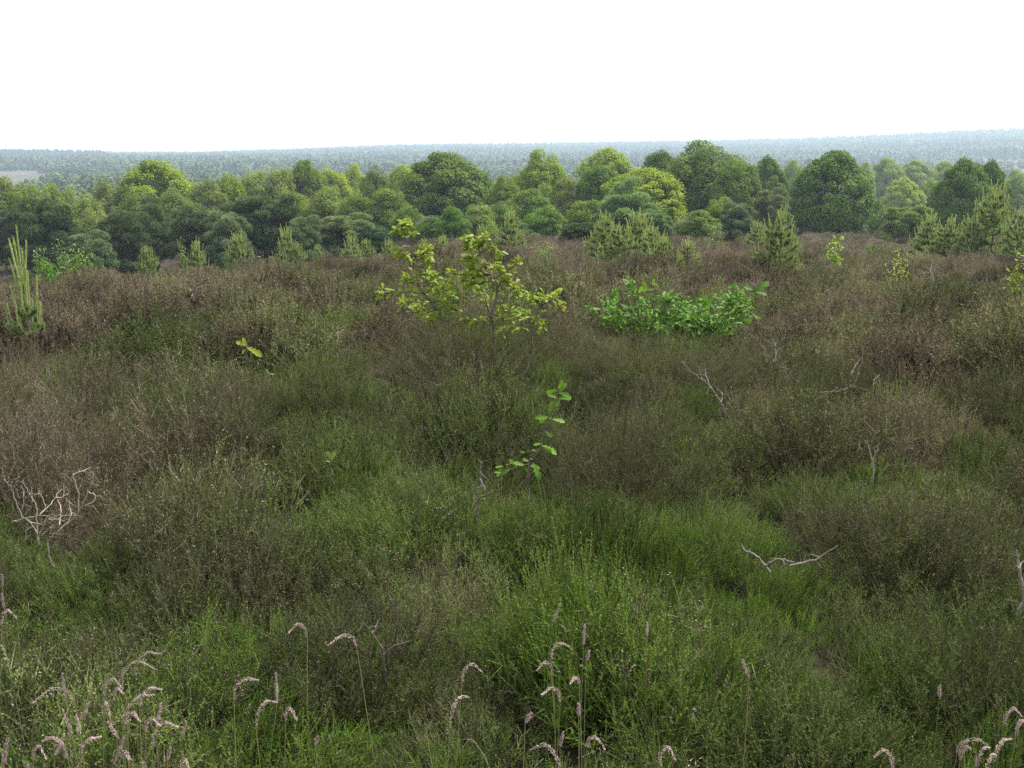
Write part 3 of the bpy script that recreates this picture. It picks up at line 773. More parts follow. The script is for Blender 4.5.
YP = [(1.6, 1.15) + young_pine_proto(201, 1.6, 1.15, 8, .30), (1.6, .95) + young_pine_proto(202, 1.6, .95, 7, .38), (1.6, 1.3) + young_pine_proto(203, 1.6, 1.3, 8, .26),
      (1.6, .62) + young_pine_proto(204, 1.6, .62, 3, .62, [.46, .62, .68])]
def make_pine(v, s, sz, loc, rz):
    H_, W_, fm, tm, spots = YP[v]
    r = empty('young_pine', loc); r.scale = (s, s, sz); r.rotation_euler = (0, 0, rz)
    link('trunk', tm, r); link('foliage', fm, r)
    fat = 1.6 if v == 3 else 1.0
    for p, u, L in spots:
        c = link('candle', ME_CANDLE, r); c.location = p
        c.rotation_euler = Vector(u).to_track_quat('Z', 'Y').to_euler(); cw = fat * min(max(L * .32, .095), .13); c.scale = (cw, cw, L)
    return r
GP = 'young pines dotted along the heath edge'
for px, yt, w_, d_, v_, lab in [
    (16, 224, 30, 9.5, 3, 'young pine with very tall pale candles close to the photo edge, nearest of all'),
    (146, 243, 28, 36, 2, 'low silvery young pine alone before the dark pines under the broad oak'),
    (196, 236, 26, 38, 1, 'young pine next to the small bright birch sapling'),
    (236, 230, 38, 38, 2, 'bushy young pine below the tallest layered dark pine'),
    (286, 222, 26, 44, 1, 'slim young pine between the tallest dark pine and the small dark pine'),
    (351, 232, 26, 44, 1, 'small young pine in front of the greyish open pine'),
    (424, 236, 18, 40, 1, 'small young pine showing between the two yellow oak saplings'),
    (443, 232, 22, 46, 1, 'small young pine before the dense round deep green birch'),
    (298, 241, 22, 44, 2, 'low young pine in front of the small dark pine beside the tallest layered pine'),
    (317, 243, 18, 46, 2, 'smallest low young pine between the small dark pine and the greyish open pine'),
    (366, 237, 24, 45, 2, 'bushy young pine at the foot of the greyish open pine'),
    (389, 237, 20, 45, 1, 'young pine right behind the leaning yellow-green oak sapling'),
    (482, 221, 24, 38, 1, 'slender young pine rising behind the fuller yellow-green oak sapling'),
    (511, 206, 30, 36, 1, 'lone tall young pine just past the yellow oak saplings'),
    (492, 228, 22, 37, 2, 'lower young pine leaning on the lone tall one'),
    (606, 209, 44, 30, 0, 'tall young pine at the low flat-topped pine end of the big group'),
    (640, 207, 46, 30, 1, 'tallest young pine of the big group, before the bright oak'),
    (620, 222, 46, 29, 2, 'broad bushy young pine filling the gap between the two tall ones of the big group'),
    (654, 222, 44, 27, 0, 'bushy young pine just past the tallest one of the big group'),
    (664, 234, 36, 24, 2, 'middle young pine on the falling side of the big group'),
    (688, 236, 34, 22.5, 1, 'young pine at the far end of the big group, beside the olive birch bush'),
    (681, 252, 16, 19.5, 1, 'tiny pale young pine in the heather, in front of the big group'),
    (698, 250, 14, 19, 1, 'tiniest young pine, standing apart in the heather'),
    (782, 204, 48, 20, 0, 'single conical young pine thick with candles, before the great dome tree'),
    (758, 218, 24, 52, 1, 'pale young pine half hidden under the dull grey pine'),
    (869, 241, 12, 34, 1, 'tiny young pine alone below the olive pine'),
    (932, 208, 36, 44, 1, 'young pine with tall candles in front of the dark pointed dome tree'),
    (952, 214, 42, 43, 0, 'bushy young pine between the tall-candled one and the largest'),
    (975, 214, 36, 42, 2, 'young pine tucked against the largest young pine'),
    (998, 178, 62, 42, 0, 'largest young pine, dark inside, in front of the twin-peaked dark tree'),
    (1022, 205, 40, 40, 2, 'young pine cut by the photo edge beside the largest one')]:
    tp = at(px, yt, d_); g = gz(tp[0], tp[1]); H_, W_ = YP[v_][:2]
    hh = max(tp[2] - g, .5); full = H_ * .86 + {0: .405, 1: .513, 2: .351, 3: .84}[v_]
    sx = 1.12 * w_ * d_ / F / W_
    make_pine(v_, min(sx, 2.2), hh / full, (tp[0], tp[1], g), px * .37)
    root = [q for q in S.collection.objects if q.name.startswith('young_pine') and 'label' not in q.keys()][0]
    tag(root, lab, 'young pine', GP); KEEP.append((tp[0], tp[1], .25))

# ------------------------------------------------------------------ small leafy saplings near and far
def oak_leaves(m, P, D, Nn, L, rng, rnd):
    """lobed oak leaves, folded along the midrib"""
    t = np.array([0, .12, .24, .35, .46, .57, .70, .80, .92, 1.0]); hw = np.array([.015, .06, .15, .09, .20, .12, .24, .16, .14, .03])
    k = len(P); D = norm(D); S_ = norm(np.cross(Nn, D)); Nn = np.cross(D, S_); L = np.broadcast_to(L, (k,))[:, None]
    bend = rng.uniform(.0, .35, k)[:, None]; rows = []
    for ti, wi in zip(t, hw):
        c = P + D * L * ti - Nn * L * bend * ti * ti
        rows += [c - S_ * L * wi + Nn * L * wi * .28, c, c + S_ * L * wi + Nn * L * wi * .28]
    v = np.stack(rows, 1); n = len(t) * 3; q = []
    for i in range(len(t) - 1):
        for a in (0, 1): q.append([i * 3 + a, i * 3 + a + 1, i * 3 + a + 4, i * 3 + a + 3])
    q = np.array(q)[None] + np.arange(k)[:, None, None] * n
    m.add(v.reshape(-1, 3), q.reshape(-1, 4), .5, np.repeat(rnd, n))

TOCAM = np.array([0, -1, .35])
def traced_plant(name, label, cat, group, Y, M, mat_leaf, stems, r0, leaf, per, seed, depth=.10, leaf_up=.55, extra=(), bark=M_STEM, base_drop=.45, spread=.04, tint=None, low=(.36, .92)):
    """a sapling grown along stems read off the photograph; M maps crop pixels to image pixels; depth scatters it fore and aft"""
    rng = np.random.default_rng(seed); st, fo = MB(), MB()
    Y = hit(*M(*stems[0][0]), .34)[1]
    first = at(*M(*stems[0][0]), Y); gx, gy = first[0], first[1]; g = gz(gx, gy)
    org = np.array([gx, gy, g])
    for s, pl in enumerate(stems):
        yo = 0 if s == 0 else rng.uniform(-depth, depth)
        n = len(pl); pts = []
        for i, q in enumerate(pl):
            pts.append(at(*M(*q), Y + (yo * (i / (n - 1)) if s else rng.normal(0, .01))) - org)
        if s == 0: pts.insert(0, np.array([pts[0][0] * .6, pts[0][1], -.02]))
        p = smooth_path(pts, 4, .003, rng); tube(st, p, r0 if s == 0 else r0 * .5, r0 * .25, 5)
        c = per if s else max(3, per)
        k = int(c)
        ti = rng.uniform(.25 if s else .45, 1.0, k); ti[: max(2, k // 4)] = rng.uniform(.9, 1, max(2, k // 4))
        idx = np.clip((ti * (len(p) - 1)).astype(int), 0, len(p) - 2)
        P = p[idx] + rng.normal(0, spread * .35, (k, 3)); Tn = norm(p[idx + 1] - p[idx])
        D = norm(Tn * .6 + rng.normal(0, .7, (k, 3)) * [1, 1, .55] + [0, 0, -.02])
        Nn = norm(np.array([0, 0, leaf_up]) + TOCAM * .5 + rng.normal(0, .45, (k, 3)))
        oak_leaves(fo, P, D, Nn, leaf * rng.uniform(.65, 1.15, k), rng, np.clip(rng.normal(.45, .3, k), 0, 1))
    for (q, dq, sc) in extra:
        a, b = at(*M(*q), Y) - org, at(*M(q[0] + dq[0], q[1] + dq[1]), Y) - org
        oak_leaves(fo, a[None], (b - a)[None] + rng.normal(0, .01, (1, 3)), norm(TOCAM + [0, 0, .4] + rng.normal(0, .3, 3))[None], np.linalg.norm(b - a) * sc, rng, rng.uniform(.2, .9, 1))
    r = empty(name, org); st.build('stem', bark, r, True); f = fo.build('foliage', mat_leaf, r)
    if tint: f.color = (*tint, 1)
    KEEP.append((gx, gy, .12))
    xs = [at(*M(*q), Y)[0] for pl in stems for q in pl]
    for xx in np.linspace(min(xs) * .8 + gx * .2, max(xs) * .8 + gx * .2, 5): LOW.append((xx, gy - .2, *low))
    return tag(r, label, cat, group)

m5 = lambda a, b: (360 + .2148 * a, 210 + .2148 * b)
m6 = lambda a, b: (570 + .2148 * a, 260 + .2148 * b)
m7 = lambda a, b: (470 + .1822 * a, 360 + .1822 * b)
GO = 'oak saplings in the heather'
traced_plant('oak_sapling', 'yellow-green oak sapling with a dark leaning stem and thin pink-tipped top', 'sapling', GO, 8.7, m5, M_YOAK,
    [[(430, 590), (400, 520), (355, 460), (300, 390), (270, 330), (250, 260), (240, 150), (240, 70)],
     [(300, 390), (200, 380), (70, 390)], [(355, 460), (270, 430), (180, 425)], [(355, 460), (400, 465), (440, 460)], [(290, 360), (380, 325), (430, 375)],
     [(260, 300), (200, 200), (160, 190)], [(245, 200), (290, 220), (320, 225)], [(243, 130), (200, 105), (170, 100)], [(240, 80), (225, 60), (210, 55)], [(390, 510), (340, 500), (310, 505)],
     [(250, 240), (300, 200), (320, 185)], [(262, 300), (310, 300), (335, 300)], [(300, 390), (340, 370), (390, 360)], [(355, 460), (300, 480), (250, 450)], [(330, 430), (390, 420), (430, 400)],
     [(280, 350), (235, 330), (215, 320)]], .012, .062, 34, 61, leaf_up=.85)
traced_plant('oak_sapling', 'yellow-green oak sapling with a pale stem, fuller and layered, middle of three', 'sapling', GO, 8.5, m5, M_YOAK,
    [[(620, 560), (610, 490), (640, 380), (600, 300), (560, 200), (530, 120)],
     [(560, 200), (620, 170), (650, 215)], [(600, 300), (470, 300), (425, 285)], [(600, 310), (550, 280), (520, 270)], [(640, 380), (720, 350), (740, 390)],
     [(620, 320), (700, 270), (750, 230)], [(610, 490), (580, 410), (560, 360)], [(630, 420), (690, 465), (770, 465)], [(530, 120), (505, 125), (495, 140)], [(545, 160), (515, 160), (500, 170)],
     [(620, 330), (540, 345), (500, 345)], [(580, 250), (620, 260), (650, 270)], [(590, 280), (540, 230), (500, 215)], [(635, 370), (670, 320), (690, 330)], [(550, 180), (570, 150), (580, 120)],
     [(610, 300), (560, 310), (480, 320)], [(620, 480), (660, 500), (700, 510)], [(615, 500), (540, 510), (480, 515)], [(560, 210), (520, 220), (500, 240)]], .013, .062, 34, 62, leaf_up=.85)
traced_plant('oak_sapling', 'small low yellow oak sapling leaning away from the two bigger ones', 'sapling', GO, 8.3, m5, M_YOAK,
    [[(800, 590), (815, 520), (840, 450), (900, 420), (945, 440)], [(835, 460), (800, 420), (785, 400)], [(840, 450), (850, 420), (850, 400)],
     [(815, 520), (790, 500), (740, 490)], [(820, 500), (840, 520), (840, 540)], [(880, 430), (900, 400), (915, 400)], [(810, 540), (720, 540), (650, 560)]], .008, .066, 20, 63, leaf_up=.85)
traced_plant('oak_shrub', 'low wide bright green oak shrub spread over the heather', 'shrub', GO, 8.1, m6, M_GOAK,
    [[(450, 350), (440, 280), (460, 200), (410, 130)], [(400, 300), (380, 200), (360, 120)], [(330, 300), (250, 220), (200, 170)], [(300, 300), (180, 230), (100, 240)],
     [(480, 310), (510, 220), (530, 175)], [(560, 330), (580, 260), (640, 175)], [(640, 330), (680, 230), (700, 170)], [(700, 320), (760, 210), (780, 150)], [(740, 300), (810, 230), (830, 265)],
     [(600, 340), (620, 290), (660, 285)], [(330, 290), (300, 170), (275, 105)], [(520, 350), (545, 330), (560, 325)], [(420, 300), (480, 260), (540, 240)], [(360, 300), (330, 240), (340, 190)],
     [(640, 330), (660, 320), (690, 330)], [(560, 320), (610, 240), (620, 190)], [(260, 280), (220, 240), (170, 200)], [(300, 280), (270, 260), (230, 260)], [(700, 300), (720, 230), (740, 190)],
     [(420, 280), (430, 220), (480, 180)], *[[(480 + (a_ - 480) * .5, 330), ((a_ * .8 + 480 * .2), 300 - (300 - b_) * .4), (a_, b_)] for a_, b_ in [(150, 260), (210, 290), (260, 300), (320, 320), (380, 260), (420, 320), (470, 330), (520, 290), (560, 210), (590, 320), (640, 290), (690, 260), (720, 320), (770, 300), (800, 280), (610, 240), (340, 230), (450, 240), (500, 330), (540, 260)]], [(600, 300), (560, 260), (500, 240)], [(740, 290), (800, 200), (820, 190)]], .010, .092, 26, 64, low=(.62, .70), depth=.35, leaf_up=.5, spread=.09)
traced_plant('oak_sapling', 'slim upright oak sapling with bright lobed leaves, standing alone in the near heather', 'sapling', GO, 4.35, m7, M_GOAK,
    [[(320, 590), (345, 540), (390, 470), (410, 390), (430, 330), (465, 240), (485, 170)], [(335, 570), (250, 590), (130, 630)]], .006, .05, 3, 65, depth=.05, tint=(1.15, 1.1, .9),
    extra=[((485, 160), (10, -50), 1.1), ((480, 165), (-65, 0), 1), ((490, 175), (50, -30), 1), ((485, 180), (70, 10), .9), ((480, 210), (-60, 0), 1), ((485, 210), (75, 20), 1),
           ((440, 310), (-10, -70), 1.1), ((440, 320), (-75, -20), 1), ((450, 325), (60, 25), 1.1), ((430, 330), (-50, 10), 1), ((415, 390), (30, 35), 1), ((400, 460), (-50, -10), 1),
           ((395, 470), (70, 40), 1.3), ((395, 475), (75, 10), .8), ((370, 500), (-60, -10), .5), ((300, 580), (-55, -30), 1), ((345, 560), (20, 60), 1.6), ((330, 560), (-40, -20), 1),
           ((260, 590), (-30, -60), .9), ((220, 600), (-50, 25), 1), ((170, 620), (-40, -10), .9), ((270, 500), (30, -20), .9), ((200, 600), (10, -40), .8), ((330, 580), (60, 20), 1),
           ((300, 590), (30, 40), .9)])

def bare_twig(name, label, cat, group, Y, M, lines, r0, mat, seed, depth=.08, leaves=(), mleaf=None, sink=.25, h=.30, spurs=2):
    if h: Y = hit(*M(*lines[0][0]), h)[1]
    rng = np.random.default_rng(seed); m = MB(); q0 = lines[0][0]
    b = at(*M(*q0), Y); g = gz(b[0], b[1]); org = np.array([b[0], b[1], g])
    for s, pl in enumerate(lines):
        yo = rng.uniform(-depth, depth)
        pts = [at(*M(*q), Y + (yo * i / max(1, len(pl) - 1))) - org for i, q in enumerate(pl)]
        if s == 0 and sink: pts.insert(0, pts[0] + np.array([0, .03, -.07]))
        p = smooth_path(pts, 5, .0016 * Y / 3, rng); tube(m, p, r0 * (1 if s < 3 else .8), r0 * .35, 6, 0, .5)
        for k in range(spurs if len(pl) > 2 else 1):           # spurs
            i = rng.integers(len(p) // 3, len(p) - 1); d = norm(rng.normal(size=3) + [0, 0, .5]); L = rng.uniform(.02, .06) * Y / 3.5
            tube(m, [p[i], p[i] + d * L * .5 + rng.normal(0, .004, 3), p[i] + d * L], r0 * .35, r0 * .12, 4, 0, .5)
    if leaves:
        r = empty(name, org); m.build('stem', mat, r, True); fo = MB()
        for (q, dq, sc) in leaves:
            a, c = at(*M(*q), Y) - org, at(*M(q[0] + dq[0], q[1] + dq[1]), Y) - org
            oak_leaves(fo, a[None], (c - a)[None], norm(TOCAM + [0, 0, .6])[None], np.linalg.norm(c - a) * sc, rng, rng.uniform(.2, .9, 1))
        fo.build('foliage', mleaf, r)
    else:
        r = m.build(name, mat, None, True); r.location = org
    LOW.append((org[0], org[1] - .2, .36, .80))
    return tag(r, label, cat, group)

I = lambda a, b: (a, b)
bare_twig('oak_sapling', 'nearly bare pale twig with three bright leaves beside the low oak shrub', 'sapling', GO, 8.2, m6,
    [[(878, 330), (872, 240), (865, 150), (850, 60), (840, 50), (800, 22), (770, 0)], [(865, 140), (840, 100), (815, 85)], [(862, 130), (880, 100), (888, 75)]], .007, M_TWIG, 71,
    leaves=[((862, 150), (55, -50), 1.1), ((865, 150), (55, 5), 1), ((862, 145), (-45, -25), 1), ((863, 160), (-25, -40), 1), ((864, 160), (-30, 10), .8)], mleaf=M_GOAK)
bare_twig('leafy_sprout', 'small sprout with four narrow yellow-green leaves standing out of brown heather', 'sprout', GO, 7.2, I,
    [[(246, 362), (247, 352), (247, 346)]], .004, M_STEM, 72,
    leaves=[((247, 346), (-10, -4), 1.1), ((247, 347), (14, 7), 1.1), ((247, 346), (-4, -8), 1), ((247, 348), (9, 5), 1), ((246, 349), (-7, 6), .7)], mleaf=M_YOAK)
bare_twig('leafy_sprout', 'tiny light green sprout in the near green heather', 'sprout', GO, 4.4, I,
    [[(332, 475), (331, 465), (331, 458)]], .003, M_STEM, 73, leaves=[((331, 460), (-4, -9), 1), ((331, 461), (4, -9), 1), ((331, 462), (-6, -2), .8)], mleaf=M_SAPL)
bare_twig('leafy_sprout', 'tiny pale green sprout just below the four-leaved sprout', 'sprout', GO, 6.2, I,
    [[(269, 384), (269, 376), (269, 372)]], .003, M_STEM, 74, leaves=[((269, 374), (-3, -5), 1), ((269, 374), (5, 0), 1)], mleaf=M_SAPL)

# leafy saplings further off: several stems with clumps of simple leaves
def small_sapling(name, label, px, yt, wpx, Y, mat, seed, nst=5, leaf=.06, n=140, lean=0.0, tint=None):
    rng = np.random.default_rng(seed); st, fo = MB(), MB()
    tp = at(px, yt, Y); g = gz(tp[0], tp[1]); h = max(tp[2] - g, .35); w = wpx * Y / F
    for s in range(nst):
        a = rng.uniform(0, 6.28); r_ = w / 2 * rng.uniform(.1, .9) if s else 0
        e = np.array([math.cos(a) * r_ + lean * w, math.sin(a) * r_, h * (1 if s == 0 else rng.uniform(.55, .95))])
        p = smooth_path([[0, 0, -.03], e * [.35, .35, .5], e], 5, .008, rng); tube(st, p, .006, .002, 5)
        k = n // nst; t = rng.uniform(.35, 1, k); i = np.clip((t * (len(p) - 1)).astype(int), 0, len(p) - 1)
        P = p[i] + rng.normal(0, w * .09, (k, 3))
        oak_leaves(fo, P, rng.normal(size=(k, 3)) + [0, 0, .1], norm(TOCAM * .5 + [0, 0, .6] + rng.normal(0, .5, (k, 3))), leaf * rng.uniform(.6, 1.2, k), rng, np.clip(rng.normal(.5, .25, k), 0, 1))
    r = empty(name, (tp[0], tp[1], g)); st.build('stem', M_STEM, r, True); f = fo.build('foliage', mat, r)
    if tint: f.color = (*tint, 1)
    KEEP.append((tp[0], tp[1], .2))
    return tag(r, label, 'sapling', 'leafy saplings near the heath edge')
small_sapling('oak_sapling', 'dense yellow-green oak sapling in the brown heather before the great dome tree', 838, 233, 22, 22, M_YOAK, 81, 7, .10, 300, .1, (.8, 1, 1))
small_sapling('birch_sapling', 'thin arching yellow-green sapling behind the bleached heather branches', 896, 243, 34, 17, M_YOAK, 82, 5, .06, 170, .2)
small_sapling('oak_sapling', 'yellow oak sapling cut by the photo edge beyond the pale branches', 1020, 243, 18, 14, M_YOAK, 83, 6, .08, 170)
small_sapling('oak_shrub', 'deep green leafy shrub beside the tall-candled young pine', 46, 258, 42, 20, M_GOAK, 84, 10, .09, 800, 0, (.8, .85, .7))
small_sapling('birch_sapling', 'upright fresh green birch sapling at the back of the small green thicket', 60, 238, 28, 38, M_SAPL, 85, 11, .10, 1300, 0, (.8, .85, .9))
small_sapling('birch_sapling', 'bright yellow-green sapling at the end of the small green thicket', 80, 243, 26, 32, M_SAPL, 86, 11, .10, 1000, 0, (1.1, 1.1, .8))
small_sapling('birch_sapling', 'pale sapling between the tall-candled young pine and the green thicket', 40, 245, 22, 34, M_SAPL, 87, 9, .10, 800, 0, (.8, .8, 1))
small_sapling('birch_sapling', 'narrow bright green birch sapling between two low young pines', 180, 233, 14, 38, M_SAPL, 88, 7, .11, 600, 0, (.8, .85, .8))
small_sapling('birch_sapling', 'airy light green birch sapling between the yellow oaks and the big pine group', 546, 236, 34, 26, M_SAPL, 89, 9, .07, 520)
small_sapling('birch_sapling', 'light green sapling at the foot of the olive birch bush', 716, 220, 28, 58, M_SAPL, 90, 8, .10, 500, 0, (.8, .8, .8))
small_sapling('birch_sapling', 'tiny yellow sprig in the brown heather below the slim young pine', 274, 268, 12, 18, M_YOAK, 91, 3, .07, 24)
small_sapling('oak_sapling', 'tiny yellowish sprig in the heather near the small dark pine', 263, 254, 14, 28, M_SAPL, 92, 3, .08, 30)

# ------------------------------------------------------------------ dead branches
mz = lambda a, b: (.1693 * a, 430 + .1693 * b)
GD = 'dead branches in the heather'
bare_twig('dead_branch', 'bleached white dead heather branches forking up from dark heather, the largest', 'dead branch', GD, 3.75, mz,
    [[(285, 720), (290, 640), (340, 600), (440, 520), (510, 390), (545, 310), (555, 240), (595, 185)],
     [(230, 680), (225, 630), (190, 560), (120, 490), (90, 400), (60, 330), (20, 290)],
     [(230, 680), (225, 630), (215, 520), (210, 430), (170, 370), (130, 305)],
     [(235, 500), (290, 450), (330, 395), (365, 350)], [(345, 600), (410, 530), (415, 460), (390, 400)],
     [(460, 480), (465, 400), (440, 300), (430, 260), (445, 220)], [(430, 265), (490, 240), (535, 220)], [(130, 470), (140, 400), (150, 340)],
     [(350, 560), (360, 480), (340, 410)], [(70, 550), (130, 525), (220, 510), (330, 505), (450, 505)], [(155, 650), (160, 570), (165, 550)],
     [(250, 620), (280, 590), (300, 575), (290, 620)], [(330, 400), (380, 390), (410, 370)], [(230, 630), (270, 540), (330, 510)], [(270, 450), (250, 400), (225, 360)],
     [(520, 370), (560, 380), (560, 420), (500, 450)], [(180, 540), (230, 560), (300, 520), (380, 540)], [(150, 500), (190, 440), (180, 380)]], .0027, M_DEADWOOD, 301, .16, spurs=3)
bare_twig('dead_branch', 'thin curved grey branches rising behind the bleached white ones', 'dead branch', GD, 4.15, mz,
    [[(85, 330), (110, 280), (140, 240), (200, 180)], [(170, 310), (230, 210), (240, 150), (230, 110)], [(50, 280), (85, 200), (75, 120)], [(190, 290), (215, 230), (205, 190)]], .0038, M_TWIG, 302, .1)
m4 = lambda a, b: (768 + .25 * a, 120 + .25 * b)
bare_twig('dead_branch', 'spreading pale dead branches low in the heather below the arching sapling', 'dead branch', GD, 13.0, m4,
    [[(570, 740), (590, 660), (600, 600)], [(540, 700), (560, 650)], [(590, 720), (640, 670), (660, 600), (680, 580)], [(600, 690), (620, 640), (625, 610)], [(640, 670), (690, 630), (700, 610)], [(580, 700), (550, 690), (535, 695)], [(660, 650), (655, 610), (650, 590)]], .009, M_DEADWOOD, 303, .2, spurs=5)
bare_twig('dead_branch', 'small pale heap of dead twigs near the photo edge past the spreading branches', 'dead branch', GD, 13.5, m4,
    [[(850, 690), (845, 660), (830, 640)], [(850, 680), (870, 650), (880, 640)], [(840, 670), (810, 665)], [(855, 675), (885, 660)], [(850, 685), (855, 640)]], .008, M_DEADWOOD, 304, .15, spurs=5)
m9 = lambda a, b: (640 + .25 * a, 320 + .25 * b)
bare_twig('dead_branch', 'long pale dead branch slanting through heather in front of the low oak shrub', 'dead branch', GD, 6.3, m9,
    [[(335, 345), (290, 280), (265, 250), (215, 215), (165, 165)], [(290, 280), (265, 230), (262, 195)], [(325, 330), (330, 300), (310, 270)], [(300, 300), (315, 310)]], .0042, M_TWIG, 305, .12, spurs=5, sink=0)
bare_twig('dead_branch', 'whitish dead tuft of bare heather twigs right of the long slanting branch', 'dead branch', GD, 7.0, m9,
    [[(520, 190), (510, 150), (480, 130)], [(530, 190), (530, 120), (540, 60)], [(540, 190), (560, 130), (590, 90)], [(500, 200), (465, 165)], [(545, 180), (600, 200), (620, 230)], [(530, 180), (500, 110)], [(540, 170), (545, 110), (530, 80)], [(525, 180), (560, 110)], [(510, 170), (490, 100)]], .0038, M_TWIG, 306, .2, spurs=6)
bare_twig('dead_branch', 'flat reddish dead branch lying in the heather, lower than the whitish tuft', 'dead branch', GD, 6.4, m9,
    [[(720, 290), (790, 285), (850, 270), (930, 280)], [(850, 270), (880, 200), (890, 130)], [(930, 280), (935, 240), (960, 220)], [(840, 380), (850, 340), (845, 300)], [(790, 285), (830, 265)], [(845, 215), (870, 170)]], .0042, M_TWIG, 307, .15, sink=0, spurs=4)
bare_twig('dead_branch', 'single pale forked twig stuck upright in near green heather', 'dead branch', GD, 4.2, I,
    [[(874, 470), (871, 455), (867, 440)], [(872, 468), (876, 452), (880, 442)]], .004, M_DEADWOOD, 308, .05)
bare_twig('dead_branch', 'thick rough pale stick standing at the photo edge', 'dead branch', GD, 2.7, I,
    [[(1024, 600), (1021, 580), (1018, 562), (1016, 550)]], .008, M_DEADWOOD, 309, .03)
bare_twig('dead_branch', 'dark bare heather stem curving over a shaded hollow in the near heather', 'dead branch', GD, 2.75, I,
    [[(384, 665), (383, 650), (372, 634), (362, 620)], [(384, 655), (395, 646), (412, 640)], [(372, 634), (380, 618)]], .004, M_BARK, 310, .08)
bare_twig('dead_branch', 'small pale forked twig lying below the near oak sapling', 'dead branch', GD, 3.9, I,
    [[(478, 508), (482, 497), (494, 491)], [(478, 508), (478, 495), (474, 486)], [(484, 490), (480, 475), (483, 460)]], .005, M_TWIG, 311, .08)
bare_twig('dead_branch', 'grey twig arching over the dark gap below the middle of the slope', 'dead branch', GD, 3.3, I,
    [[(770, 572), (756, 556), (742, 548)], [(765, 566), (778, 560), (795, 562)], [(790, 566), (815, 560), (838, 545)]], .005, M_TWIG, 312, .1, sink=0, spurs=4)

# ------------------------------------------------------------------ heather bushes one can tell apart
def special_heather(label, px, py, d, H_, R_, hue, lum, seed, flower, leafy=14, m_=260):
    p = at(px, py, d); g = gz(p[0], p[1])
    b = heather_bush(seed, H_, R_, int(m_ * 1.25), 10, leafy, .0075, .0030, flower * .6, (.03, .085), .36, .4, spread=.5, open_=.62, hv=(.75, 1.1))
    ob = b.build('heather_bush', M_HEATH); ob.location = (p[0], p[1], g - .03); ob['hue'] = hue; ob['lum'] = lum
    KEEP.append((p[0], p[1], R_ * .25)); LOW.append((p[0], p[1] - .2, R_ * 1.1, .85)); return tag(ob, label, 'heather bush', 'heather bushes that stand out')
special_heather('dead brown leafless heather bush behind the bleached white branches', 22, 470, 4.5, .72, .72, 1.0, 1.1, 401, .35, 8, 420)
special_heather('low dead brown heather clump beneath the bright upright pink head, near the photo corner', 80, 715, 2.05, .30, .30, 1.0, .85, 407, .3, 6, 200)
special_heather('tall brown heather bush hiding the foot of the tall-candled young pine', 30, 338, 8.2, .78, .7, .85, 1.05, 408, .2, 10, 260)
special_heather('mixed green and brown heather bush hugging the feet of the two big yellow-green oaks', 470, 352, 7.7, .60, .9, .55, .95, 409, .08, 12, 420)
special_heather('olive heather bush out of which the low wide oak shrub spreads', 668, 352, 7.9, .50, .95, .5, .95, 410, .06, 12, 460)
special_heather('small fresh green heather tuft right at the foot of the slim near oak sapling', 532, 508, 3.95, .36, .27, .12, 1.0, 411, .02, 14, 220)
special_heather('low olive heather clump in the dip beside the dark arching heather', 812, 690, 2.4, .30, .34, .3, .9, 412, .03, 14, 300)
special_heather('dark twiggy heather bush behind and beside the slim near oak sapling', 622, 440, 5.0, .66, .62, .50, .72, 402, .12, 9, 320)
special_heather('dark brownish heather bush with dead flowers between the bleached branches and the curved stem', 235, 560, 3.5, .46, .42, .55, .78, 403, .26, 9)
special_heather('shadowy olive heather bush with long arching shoots near the edge with the rough stick', 985, 640, 2.75, .48, .42, .30, .78, 404, .05, 12)
special_heather('dark brown heather bush around the shaded hollow, beneath the curving bare stem', 360, 655, 2.9, .40, .38, .55, .62, 405, .12, 9)
special_heather('rounded dark green heather bush standing before the reddish flat dead branch', 845, 370, 7.4, .56, .5, .35, .70, 406, .05, 12)

